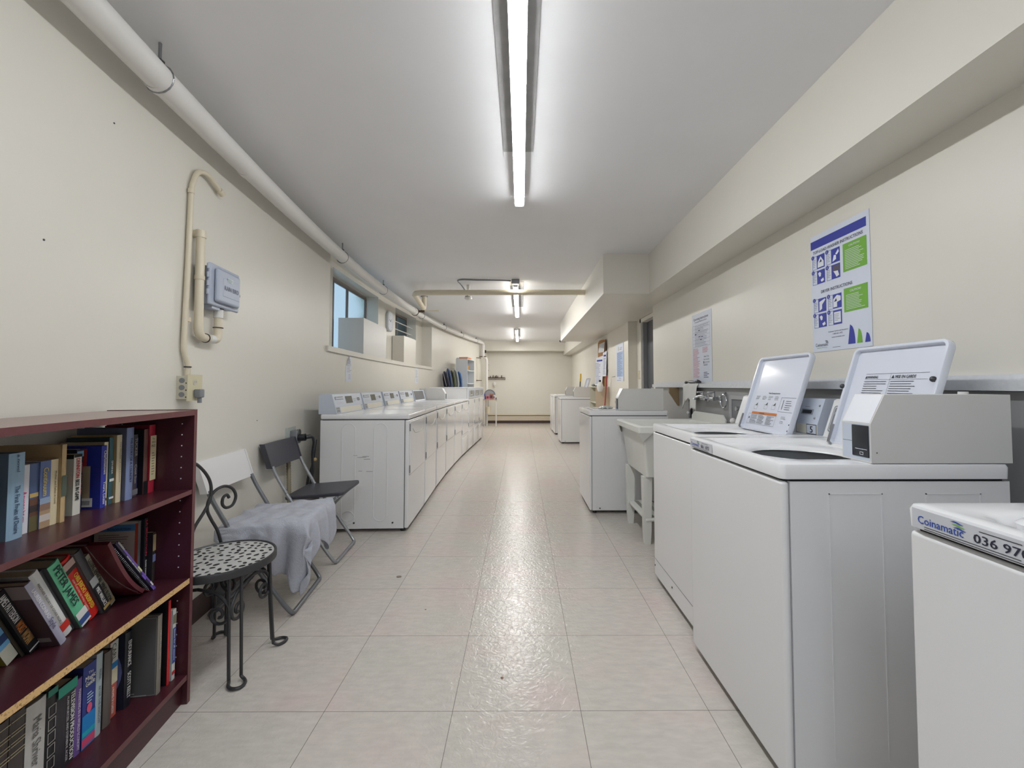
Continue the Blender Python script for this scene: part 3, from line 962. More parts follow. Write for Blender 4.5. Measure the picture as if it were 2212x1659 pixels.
def top_load(label, x, yfar, w_=LW, dep=0.66, lid=None, tag_no=None, coin='near', grp='top loading washers along the right wall', rz=-PI / 2, grooves=True, kick=True, cons=True, enamel=None, dark_lid_bar=True):
    en = enamel or ENAMEL
    root = thing('washing_machine', label, 'washing machine', (x, yfar, 0), rz, grp)
    b = MB()
    if lid:
        b.box(0.002, w_ - 0.002, 0.024, 0.030, 0.03, 0.874, en); b.box(0.002, w_ - 0.002, dep - .006, dep, 0.03, 0.874, en)
        b.box(0.002, 0.008, 0.030, dep - .006, 0.03, 0.874, en); b.box(w_ - .008, w_ - 0.002, 0.030, dep - .006, 0.03, 0.874, en)
        b.box(0.008, w_ - 0.008, 0.030, dep - .006, 0.03, 0.04, en)
    else:
        b.box(0.002, w_ - 0.002, 0.024, dep, 0.03, 0.874, en)
    if grooves:
        for s_, xx in ((1, w_ - 0.002), (-1, 0.002)):
            groove(b, xx, .135, .290, .09, .84, en, s_); groove(b, xx, .415, .575, .09, .84, en, s_)
    if kick:
        b.rbox(0.02, w_ - .0, 0.06, dep - .03, 0.032, 0.07, 0.001, en)
    b.build('cabinet', root, False)
    b = MB(); b.rbox(0, w_, 0, 0.0225, 0.03, 0.874, 0.010, en); b.build('front_panel', root, wn=True)
    b = MB()
    if lid:
        b.box(.012, w_ - .012, .012, .030, .874, .8815, DARK); b.box(.012, w_ - .012, dep - .03, dep - .01, .874, .8815, DARK)
        b.box(.012, .030, .030, dep - .03, .874, .8815, DARK); b.box(w_ - .030, w_ - .012, .030, dep - .03, .874, .8815, DARK)
    else:
        b.box(0.012, w_ - .012, 0.012, dep - .01, 0.874, 0.8815, DARK)
    b.build('gap_strip', root, False)  # dark filler painted as the shade in the gap below the top panel
    if kick:
        for yy in (.09, dep - .08):
            b = MB(); b.cyl((w_ + .0003, yy, .05), (w_ + .004, yy, .05), .006, SCREW, 10); b.build('screw', root)
    for fx in (.05, w_ - .05):
        for fy in (.05, dep - .05):
            b = MB(); b.cyl((fx, fy, 0), (fx, fy, .031), .018, BLACKP, 12); b.build('foot', root)
    # top panel
    b = MB()
    cx, cy = w_ / 2, 0.27
    n = 8

    def RL(cx_, cy_, a, c, r, z):
        return [(u, v, z) for u, v in roundrect(cx_, cy_, a, c, r, n)]

    def CL(r, z, ry=None):
        out = []
        for u, v in roundrect(0, 0, 2, 1.8, .9, n):
            an = math.atan2(v, u); out.append((cx + r * math.cos(an), cy + (ry or r) * math.sin(an), z))
        return out
    lw, ll = (w_ - .22, 0.415)
    ls = [RL(cx, dep / 2, w_ + .004, dep + .004, .018, .8815), RL(cx, dep / 2, w_ + .006, dep + .006, .018, .914), RL(cx, dep / 2, w_ - .002, dep - .002, .016, .9225), RL(cx, dep / 2, w_ - .02, dep - .02, .014, .925),
          RL(cx, cy, lw + .07, ll + .06, .05, .925), RL(cx, cy, lw + .045, ll + .035, .045, .921), RL(cx, cy, lw + .02, ll + .015, .04, .908)]
    if lid:
        ls += [CL(.19, .907, .185), CL(.178, .903, .17), CL(.17, .897, .162), CL(.166, .890, .158)]
        b.loops(ls, GLOSS, False, False)
        b.build('top_panel', root)
        b = MB(); b.loops([CL(.1655, .8905, .1575), CL(.185, .882, .18), CL(.20, .84, .20), CL(.21, .60, .205), CL(.06, .57, .06)], mat('drum_steel', (168, 170, 172), 0.5, metal=.3), False, True)
        b.build('drum', root)
        hx0, hx1, hy, hz, ty, tz = lid
        b = MB(); d_ = Vector((0, ty - hy, tz - hz)); L_ = d_.length; d_.normalize()
        M_ = Matrix.Identity(4)
        zz = Vector((1, 0, 0)).cross(d_)
        for i in range(3):
            M_[i][0] = (1, 0, 0)[i]; M_[i][1] = d_[i]; M_[i][2] = zz[i]; M_[i][3] = (hx0, hy, hz)[i]
        b.X = M_
        W_ = hx1 - hx0
        lr = [[(u, v, z_) for u, v in roundrect(W_ / 2, L_ / 2, W_ - 2 * ins, L_ - 2 * ins, max(.028 - ins, .01), 6)] for ins, z_ in ((.003, -.006), (0, -.002), (0, .019), (.0015, .021), (.010, .021), (.012, .019), (.0135, .004))]
        b.loops(lr, mat('lid_enamel', (222, 226, 238), 0.14), True, True)
        (lid_print_b if tag_no else lid_print_c)(b, W_, L_)
        lo = b.build('lid', root)
        if tag_no:
            lo['label'] = 'raised white lid with WARNING and MISE EN GARDE print'
            for (u, v, c_) in ((-.004, L_ * .60, SCREW), (W_ - .018, L_ * .66, SCREW)):
                k_ = MB(); k_.X = M_; k_.sphere((u, v, .022), .010, c_); k_.build('bumper', lo)
        else:
            lo['label'] = 'raised white lid with operating print and orange warning bar'
            for (u, v, c_) in ((W_ - .006, .055, SCREW), (W_ - .006, .025, SCREW)):
                k_ = MB(); k_.X = M_; k_.sphere((u, v, .018), .005, c_); k_.build('bumper', lo)
        k_ = MB(); k_.X = M_; k_.box(.004, .013, .015, .085, .021, .027, STEEL); k_.cyl((.008, .012, .024), (.03, .006, .03), .005, STEEL); k_.build('hinge', lo)
    else:
        ls += [RL(cx, cy, lw + .0, ll - .0, .035, .909)]
        b.loops(ls, GLOSS, True, True)
        b.build('top_panel', root)
        b = MB()
        b.loops([RL(cx, cy, lw, ll, .035, .910), RL(cx, cy, lw + .004, ll + .004, .035, .924), RL(cx, cy, lw - .01, ll - .01, .03, .930), RL(cx, cy, lw - .12, ll - .10, .03, .930), RL(cx, cy, lw - .14, ll - .12, .03, .9265)], GLOSS, True, True)
        b.build('lid', root)
    if tag_no:
        b = MB(); front_tag(b, .018, tag_no); b.build('maker_label', root, False)
    if coin == 'near':
        coin_box(root, w_ - .112, w_ - .002)
    if cons:
        b = MB(); c0, c1 = .012, w_ - (.125 if coin == 'near' else .012)
        b.prism([(.585, .9255), (.640, 1.085), (.655, 1.092), (.675, 1.085), (.675, .9255)], c0, c1, en, 'x')
        o = (c0, .585, .9255); u = Vector((0, .055, .1595)).normalized()
        cw = c1 - c0
        b.ppoly(o, AX, u, roundrect(cw / 2 + .0, .085, cw - .03, .12, .012, 4), GREYP, .0008)
        b.ppoly(o, AX, u, roundrect(cw / 2 + .0, .085, cw - .04, .11, .010, 4), PAPER, .0012)
        b.ppoly(o, AX, u, roundrect(cw / 2 + .0, .085, cw - .046, .104, .009, 4), GREYP, .0016)
        for xx in (.07, .12, .17, .22):
            b.ppoly(o, AX, u, roundrect(xx, .05, .026, .018, .008, 4), PAPER, .002)
            b.ppoly(o, AX, u, roundrect(xx, .05, .020, .012, .006, 4), GREYP, .0024)
        b.prect(o, AX, u, .30, .36, .09, .12, BLACKP, .002)
        b.text('10', o, AX, u, .03, .105, .012, PAPER, lift=.002)
        b.build('control_panel', root, False)
    return root


def coin_box(root, x0, x1, y0=.262, ztop=1.124, plain=False):
    b = MB()
    z0 = .9258; zk = z0 + (ztop - z0) * .57
    prof = [(y0, z0), (y0, zk), (y0 + .043, ztop), (y0 + .41, ztop), (y0 + .41, z0)]
    b.prism(prof, x0, x1, ENAMEL2, 'x')
    u = Vector((0, .043, ztop - zk)).normalized()
    b.prect((x0, y0, zk), AX, u, .004, x1 - x0 - .004, .002, .094, mat('bright_panel', (232, 234, 240), .25), .0008)
    o = (x0, y0, z0); W_ = x1 - x0; H_ = zk - z0
    b.prect(o, AX, AZ, .004, W_ - .004, .005, H_ - .003, BLUEGREY, .0006)
    b.prect(o, AX, AZ, .004, W_ * .36, H_ * .5, H_ * .51, INK, .0009)
    c = b.build('coin_box', root, False)
    b = MB(); b.rbox(x0 + W_ * .38, x1 - .006, y0 - .003, y0 + .01, z0 + .014, zk - .006, .002, BLACKP)
    b.prect((x0 + W_ * .50, y0 - .003, z0 + .036), AX, AZ, 0, W_ * .40, 0, .0015, PAPER)
    b.frame((x0 + W_ * .66, y0 - .003, z0 + .020), AX, AZ, 0, .013, 0, .009, .0015, PAPER)
    b.build('coin_slot', c)
    b = MB(); b.tube([(x1 + .0002, y0 + .016, z0 + .03), (x1 + .0012, y0 + .016, z0 + .03)], .0018, DARK, 8)
    b.build('rivet', c)
    b = MB(); b.cyl(((x0 + x1) / 2, y0 + .33, ztop - .001), ((x0 + x1) / 2, y0 + .33, ztop + .008), .012, ENAMEL2)
    b.build('lock_knob', c)
    return c


# right-hand machines, nearest first
top_load('white washer in the near corner, cropped by the picture edge, tag 036 970', .75, .829, tag_no='036 970', coin=None, cons=True, enamel=ENAMEL)
top_load('white washer with raised lid, coin box on top and tag 061 692', .75, 1.892, lid=(.162, .552, .512, .907, .639, 1.297), tag_no='061 692')
mc = top_load('white washer with raised lid behind the one tagged 061 692, numbered 5', .795, 2.566, lid=(.150, .585, .460, .907, .590, 1.303), coin=None, cons=False)
b = MB()
b.prism([(.545, .9258), (.545, .972), (.585, 1.09), (.665, 1.09), (.665, .9258)], .50, .645, BLUEGREY, 'x')
o5 = (.50, .545, .9258)
b.prect(o5, AX, AZ, .002, .143, .002, .045, CREAMLBL, .0008)
b.prect(o5, AX, AZ, .072, .140, .001, .046, INK, .0012)
b.prect(o5, AX, AZ, .075, .137, .004, .043, BLUEGREY, .0016)
b.text('5', o5, AX, AZ, .106, .008, .031, INK, center=True, bold=.003, lift=.0022)
u5 = Vector((0, .04, .118)).normalized(); o6 = (.50, .545, .972)
b.prect(o6, AX, u5, .012, .095, .045, .072, mat('slot_frame', (150, 156, 168), .4), .0008)
b.prect(o6, AX, u5, .020, .085, .050, .067, BLACKP, .0014)
b.lines(o6, AX, u5, .03, .08, .078, .088, 1, GREYP, .2)
b.build('coin_meter', mc, False)
for (u, v) in ((.125, .09), (.115, .03)):
    k_ = MB(); p = Vector(o6) + Vector(AX) * u + u5 * v; k_.sphere(p, .0055, STEEL); k_.build('screw', mc)
b = MB()
b.prism([(.49, .9255), (.545, 1.085), (.56, 1.092), (.665, 1.085), (.665, .9255)], .012, .49, ENAMEL, 'x')
b.build('control_panel', mc, False)
b = MB(); b.box(.003, .662, -.0012, .0005, .128, .1305, GREYP)
for x_ in (.02, .30): b.tube([(x_, -.0005, .09), (x_, -.003, .09)], .005, SCREW, 8)
b.build('toe_panel_seam', mc, False)

top_load('white washer beyond the utility tub with coin box and crumpled plastic on its lid', .618, 4.515, dep=.715, cons=False)
top_load('white washer with coin box in the far right group, nearer one with raised lid', .785, 9.13, dep=.62, lid=(.15, .56, .50, .907, .62, 1.30))
top_load('white washer with coin box behind the nearer far-right washer', .79, 10.72, dep=.60, cons=True)
top_load('furthest white washer on the right, mostly hidden at the end of the row', .78, 11.40, dep=.60, coin=None)


def dryer(label, x, y, rz, kind, w_=.655, dep=.69):
    root = thing('tumble_dryer' if kind != 'high' else 'stack_control_dryer', label, 'dryer', (x, y, 0), rz, 'white laundry machines along the left wall')
    zt = .877 if kind != 'high' else 1.10
    b = MB()
    b.box(.002, w_ - .002, .0325, dep, .03, zt, ENAMEL)
    if kind == 'console':
        for ya in (.17, .42):
            pts = arc((0.001, ya + .05, .80), .052, 0, 180, 12, 'yz') + arc((0.001, ya + .05, .14), .052, 180, 360, 12, 'yz')
            b.tube(pts, .0024, ENAMEL, 6, closed=True)
        b.tube(arc((0.001, .47, .115), .052, 0, 360, 24, 'yz'), .0022, ENAMEL, 6)
        b.box(.0005, .003, .0315, .0330, .03, .875, DARK)
    b.build('cabinet', root, False)
    b = MB(); b.rbox(0, w_, 0, .0315, .03, zt, .010, GLOSS); b.build('front_panel', root, wn=True)
    b = MB()
    if kind == 'high':
        b.rbox(-.002, w_ + .002, -.002, dep, zt + .001, zt + .022, .006, ENAMEL)
    else:
        b.box(.01, w_ - .01, .012, dep - .01, .8765, .883, DARK)
        b.rbox(-.003, w_ + .003, -.004, dep, .883, .925, .012, GLOSS)
    b.build('top_panel', root, wn=True)
    # door
    b = MB(); zb, zd = (.44, .862) if kind in ('console', 'gloss') else ((.36, .86) if kind == 'box' else (.42, .90))
    b.rbox(.035, w_ - .03, -.0065, .002, zb, zd, .004, GLOSS)
    if kind in ('console', 'gloss', 'box'):
        b.tube(spline([(.12, -.007, .80), (.20, -.008, .762), (.33, -.0085, .752), (.46, -.008, .762), (.54, -.007, .80)], 6), .0025, ENAMEL2, 6)
    b.box(.03, w_ - .026, -.0008, .001, zb - .004, zb, DARK)  # dark strip put in as the shadow of the gap below the door
    dr_ = b.build('door', root, wn=True)
    for z in (zb + .015, zd - .075):
        b = MB(); b.box(.0275, .036, -.008, -.0002, z, z + .06, GREYP); b.build('hinge', dr_, False)
    if kind in ('box', 'high'):
        b = MB(); b.rbox(w_ - .10, w_ - .075, -.018, -.006, .56, .70, .004, GLOSS); b.build('door_handle', dr_)
        b = MB(); b.rbox(.01, w_ - .01, -.004, .002, .05, zb - .06, .002, GLOSS); b.build('lower_panel', root)
    for yy in ((.17, .47) if kind == 'console' else ()):
        b = MB(); b.cyl((.0035, yy - .05, .075), (-.001, yy - .05, .075), .007, SCREW, 12); b.build('screw', root)
    for fx in (.05, w_ - .05):
        for fy in (.05, dep - .05):
            b = MB(); b.cyl((fx, fy, 0), (fx, fy, .031), .02, BLACKP, 12); b.build('foot', root)
    if kind in ('console', 'gloss'):
        y0, y1, z0, z1 = .565, .607, .9258, 1.082
        b = MB(); b.prism([(y0, z0), (y1, z1), (y1 + .10, z1), (y1 + .10, z0)], .004, w_ - .006, BLUEGREY, 'x')
        u = Vector((0, y1 - y0, z1 - z0)).normalized(); o = (.004, y0, z0); W_ = w_ - .01
        if kind == 'console':
            b.prect(o, AX, u, .004, W_ - .03, .060, .156, BLUEGREY2, .0006)
            b.prect(o, AX, u, .03, .205, .113, .140, GREYP, .0012)
            b.prect(o, AX, u, .05, .205, .122, .130, PAPER, .0016)
            b.tube(arc((.065, y0 + .03 - .004, z0 + .122), .012, 60, 300, 10), .0015, PAPER, 5)
            b.prect(o, AX, u, .25, .405, .078, .140, LCD, .0012)
            for i in range(3): b.prect(o, AX, u, .43 + i * .026, .438 + i * .026, .105, .113, INK, .0012)
            b.lines(o, AX, u, .43, .50, .088, .096, 1, GREYP, .5)
            b.ppoly(o, AX, u, roundrect(.555, .108, .07, .026, .012, 4), INK, .0012)
            b.ppoly(o, AX, u, roundrect(.555, .108, .055, .014, .006, 4), GREYP, .0016)
            b.lines(o, AX, u, .05, .20, .074, .104, 3, GREYP, .12)
            b.prect(o, AX, u, .004, W_ - .006, .004, .056, BLUEGREY2, .0006)
            b.prect(o, AX, u, .012, .085, .006, .052, GREYP, .0010)
            b.frame(o, AX, u, .018, .080, .010, .036, .002, PAPER, .0014)
            b.prect(o, AX, u, .10, .575, .006, .052, CREAMLBL, .0010)
            b.frame(o, AX, u, .59, .625, .010, .050, .003, INK, .0010)
        else:
            b.prect(o, AX, u, .02, .57, .02, .15, mat('mirror_panel', (130, 130, 132), .15, metal=.5), .001)
            b.prect(o, AX, u, .02, .57, .0, .018, PAPER, .001)
        b.build('control_console', root, False)
    if kind == 'box':
        coin_box(root, .003, .115, .27, 1.102)
    if kind == 'high':
        b = MB(); b.rbox(.0, w_, -.010, .004, .925, 1.10, .004, BLUEGREY2)
        b.prect((0, -.010, .925), AX, AZ, .05, .13, .03, .14, LCD); b.prect((0, -.010, .925), AX, AZ, .17, .46, .03, .14, LCD)
        b.prect((0, -.010, .925), AX, AZ, .50, .62, .03, .14, GREYP)
        for i in range(4): b.prect((0, -.010, .925), AX, AZ, .20 + i * .06, .235 + i * .06, .05, .07, PAPER, .0012)
        b.build('control_panel', root, wn=True)
    return root


FR = [(3.38, -.890), (4.06, -.912), (4.76, -.942), (5.44, -.957), (6.12, -.957), (6.79, -.948), (7.45, -.925), (8.12, -.898), (8.79, -.874), (9.455, -.860)]
DL = [('console', 'nearest white dryer on the left with scuffed side and grey coin console'),
      ('console', 'white dryer with grey coin console, second from the near end of the left row'),
      ('console', 'white dryer with grey coin console, third from the near end of the left row'),
      ('console', 'white dryer with grey coin console, fourth from the near end of the left row'),
      ('gloss', 'white dryer with shiny dark console panel, between coin consoles and long coin box'),
      ('box', 'white machine in the left row carrying a long coin box on its top'),
      ('high', 'tall front-control dryer just behind the machine with the long coin box'),
      ('high', 'tall front-control dryer in the middle of the far left three'),
      ('high', 'tall front-control dryer at the far end of the left row, before the white shelf unit')]
for i, (kind, lab) in enumerate(DL):
    (ya, xa), (yb_, xb) = FR[i], FR[i + 1]
    th = math.atan2(-(xb - xa), yb_ - ya) if kind != 'high' else R(-2.0)
    dryer(lab, xa, ya, PI / 2 + th, kind)
b = MB()
for (y_, z_, l_) in ((-.33, .585, .07), (-.31, .592, .05), (-.40, .60, .03), (-.30, .57, .05), (-.36, .478, .03), (-.28, .475, .05)):
    b.box(-.0016, -.0008, y_ - l_, y_, z_, z_ + .0025, GREYP)
# scuffs belong to the first dryer's side panel
sc_ = b
first = [o for o in bpy.data.objects if o.get('label', '').startswith('nearest white dryer')][0]
for v in range(len(sc_.V)): sc_.V[v] = Vector((sc_.V[v].x + .0022, -sc_.V[v].y, sc_.V[v].z))
sc_.build('scuff_marks', first, False)

b = MB()
rr = random.Random(3)
bm = bmesh.new(); bmesh.ops.create_icosphere(bm, subdivisions=3, radius=1)
for v in bm.verts:
    k_ = 0.7 + .5 * rr.random()
    v.co = Vector((v.co.x * .07 * k_, v.co.y * .09 * k_, abs(v.co.z) * .022 * k_))
b.X = Matrix.Translation((.82, 4.12, .932)); b.addbm(bm, mat('crumpled_plastic', (196, 204, 206), .25)); 
tag(b.build('crumpled_wrapper', None, False), 'crumpled clear plastic wrapper on the lid of the washer beyond the tub', 'wrapper')

# ------------------------------------------------------------------ utility tub
TUBC = mat('tub_plastic', (230, 230, 224), .4)
root = thing('utility_tub', 'cream plastic utility tub on legs between two washers', 'sink', (0.83, 3.005, 0))
b = MB()
W_, D_ = .66, .70
def RR(ins, z, r=.02): return [(u, v, z) for u, v in roundrect(W_ / 2, D_ / 2, W_ - 2 * ins, D_ - 2 * ins, r, 4)]
def RT(ins, z, r=.03): return [(u, v, z) for u, v in roundrect(W_ / 2 + .0, D_ / 2, W_ - .14 - 2 * ins, D_ - .09 - 2 * ins, r, 4)]
b.loops([RR(.0, .815), RR(-.002, .855), RR(.006, .862), RR(.03, .862), RR(.042, .85), RR(.065, .70, .04), RR(.10, .50, .05), RR(.2, .495, .05)], TUBC, False, True)
b.loops([RR(.0, .815), RR(.008, .815), RR(.02, .84)], TUBC)
b.loops([RR(.022, .845), RR(.045, .74, .02), RR(.075, .49, .02), RR(.11, .485, .02)], TUBC, False, True)
for (ax, ay) in ((0, 0), (0, 1)):
    yy = .0 if ay == 0 else D_
    b.add([(.0, yy, .815), (.10, yy, .815), (.035, yy + (.03 if ay == 0 else -.03), .745), (.0, yy + (.10 if ay == 0 else -.10), .815)], [(0, 1, 2), (0, 2, 3)], TUBC)
b.build('basin', root)
for (lx, ly) in ((.09, .13), (.09, D_ - .10), (W_ - .11, .13), (W_ - .11, D_ - .10)):
    b = MB()
    s1, s2 = .045, .032
    sy_ = 1 if ly < .3 else -1
    b.loops([[(lx + a * s_ , ly + c * s_ * .9, z) for a, c in ((-.6, -.6), (.6, -.6), (.6, .6), (-.6, .6))] for s_, z in ((.055, .487), (.045, .1), (.036, .0))], TUBC, True, True)
    b.build('leg', root)
b = MB(); b.rbox(.075, W_ - .10, .10, D_ - .08, .165, .185, .005, TUBC)
for i in range(6): b.box(.12 + i * .07, .15 + i * .07, .14, D_ - .12, .185, .188, mat('slot_shade', (150, 148, 140), .6))
b.build('lower_shelf', root)
b = MB(); b.prism([(.06, .86), (.06, .90), (.10, .935), (.60, .935), (.655, .90), (.655, .86)], W_ - .02, W_ - .008, TUBC, 'x')
b.build('splash_guard', root, False)

# faucet on the lining above the tub
root = thing('wall_faucet', 'chrome wall faucet above the utility tub under the ledge', 'faucet', (1.534, 3.36, 1.05))
b = MB()
for s_ in (-1, 1):
    b.cyl((0, s_ * .10, 0), (-.012, s_ * .10, 0), .028, CHROME, 20); b.cyl((-.01, s_ * .10, 0), (-.06, s_ * .10, 0), .014, CHROME)
b.cyl((-.055, -.12, 0), (-.055, .12, 0), .016, CHROME, 18)
b.cyl((-.055, 0, 0), (-.085, 0, .0), .017, CHROME); b.build('valve_body', root)
b = MB(); b.tube(spline([(-.07, 0, .0), (-.10, .01, .02), (-.135, .03, .01), (-.15, .035, -.01)], 6), .010, CHROME, 12); b.build('spout', root)
for s_ in (-1, 1):
    b = MB(); b.cyl((-.055, s_ * .10, .01), (-.055, s_ * .10, .045), .014, CHROME); b.rbox(-.10, -.045, s_ * .10 - .012, s_ * .10 + .012, .04, .055, .005, CHROME); b.build('handle', root)
root = thing('towel_ring', 'chrome ring holder on the lining right of the wall faucet', 'holder', (1.534, 3.17, 1.04))
b = MB(); b.cyl((0, 0, .045), (-.02, 0, .045), .016, CHROME); b.tube(arc((-.022, 0, -.005), .048, 0, 360, 28, 'yz'), .006, CHROME, 8); b.build('ring', root)
# outlet box for the machine hoses
root = thing('washer_outlet_box', 'recessed grey hose outlet box on the lining beside the raised lid', 'outlet box', (1.534, 2.895, .84))
b = MB()
b.loops([[(x_, u + .10, v + .11) for u, v in roundrect(0, 0, 2 * s_, 2.3 * s_, .02, 4)] for x_, s_ in ((.0, .115), (-.012, .113), (-.012, .09), (-.004, .085))], mat('box_frame', (176, 176, 178), .4), True, False)
b.build('frame', root)
b = MB(); b.add([(-.003, u + .10, v + .11) for u, v in roundrect(0, 0, .172, .198, .02, 4)], [tuple(range(36))[:20]], GREYP) if False else b.box(-.004, -.002, .02, .18, .015, .205, GREYP); b.build('back', root, False)
b = MB(); b.cyl((-.02, .06, .05), (-.02, .06, .15), .012, STEEL); b.cyl((-.04, .06, .15), (.0, .06, .15), .016, CHROME); b.sphere((-.03, .12, .06), .022, PIPEW); b.build('valve', root)

# rag, gloves and bracket at the ledge
root = thing('rag', 'white rag hanging from the ledge above the utility tub', 'rag', (1.50, 3.74, 1.167))
b = MB(); nu, nv = 12, 14; vs = []
for j in range(nv + 1):
    v = j / nv
    for i in range(nu + 1):
        u = i / nu
        wdt = .17 + .05 * v - .07 * v * v
        y_ = (u - .5) * wdt * 2 * (.95 if v > .1 else .6) + .02 * v
        x_ = .03 - .045 * min(1, v * 5) - .012 * math.sin(u * 16 + v * 3) * min(1, v * 3)
        z_ = .004 - max(0, v - .12) * (.20 + .06 * math.sin(u * 5.5 + 1) + (.05 if i % 4 == 0 else 0))
        vs.append((x_, y_, z_))
fs = [(j * (nu + 1) + i, j * (nu + 1) + i + 1, (j + 1) * (nu + 1) + i + 1, (j + 1) * (nu + 1) + i) for j in range(nv) for i in range(nu)]
b.add(vs, fs, RAG); o = b.build('fabric', root, angle=80); o.modifiers.new('s', 'SOLIDIFY').thickness = .003
root = thing('rubber_glove', 'crumpled black rubber glove lying on the ledge over the rag', 'glove', (1.515, 3.74, 1.168))
b = MB()
b.tube(spline([(0, -.17, .012), (-.01, -.12, .02), (0, -.05, .012), (0, .03, .014), (-.01, .10, .02), (0, .15, .01)], 5), [.006 + .009 * abs(math.sin(i * .32)) for i in range(26)], BLACKP, 8)
b.build('glove_body', root)
b = MB(); b.prism([(1.44, 1.132), (1.44, 1.085), (1.525, .955), (1.534, .955), (1.534, 1.132)], 4.12, 4.14, mat('bracket_wood', (150, 128, 96), .6), 'y')
tag(b.build('shelf_bracket', None, False), 'brown wooden bracket under the ledge next to the door recess', 'bracket')
root = thing('pipe_recess', 'dark slot with pipes in the lining behind the utility tub', 'slot', (1.534, 3.80, .86))
b = MB(); b.box(-.002, -.0005, 0, .08, .0, .16, DARK); b.build('slot', root, False)
b = MB(); b.cyl((-.012, .03, .01), (-.012, .03, .15), .008, STEEL); b.cyl((-.03, .03, .05), (-.012, .05, .05), .012, CHROME); b.build('valve', root)

# ------------------------------------------------------------------ posters on the right wall
def wallposter(name, label, cat, y1, z0, w_, h, fn, lean=0.0):
    """sheet facing -X; local x to the viewer's right (-Y), local z up"""
    root = thing(name, label, cat, (XR - .0015, y1, z0), -PI / 2)
    b = MB(); b.box(0, w_, -.0008, 0, 0, h, mat('poster_sheet', (216, 222, 236), .45))
    fn(b, (0, -.0008, 0), w_, h)
    b.build('sheet', root, False)
    return root


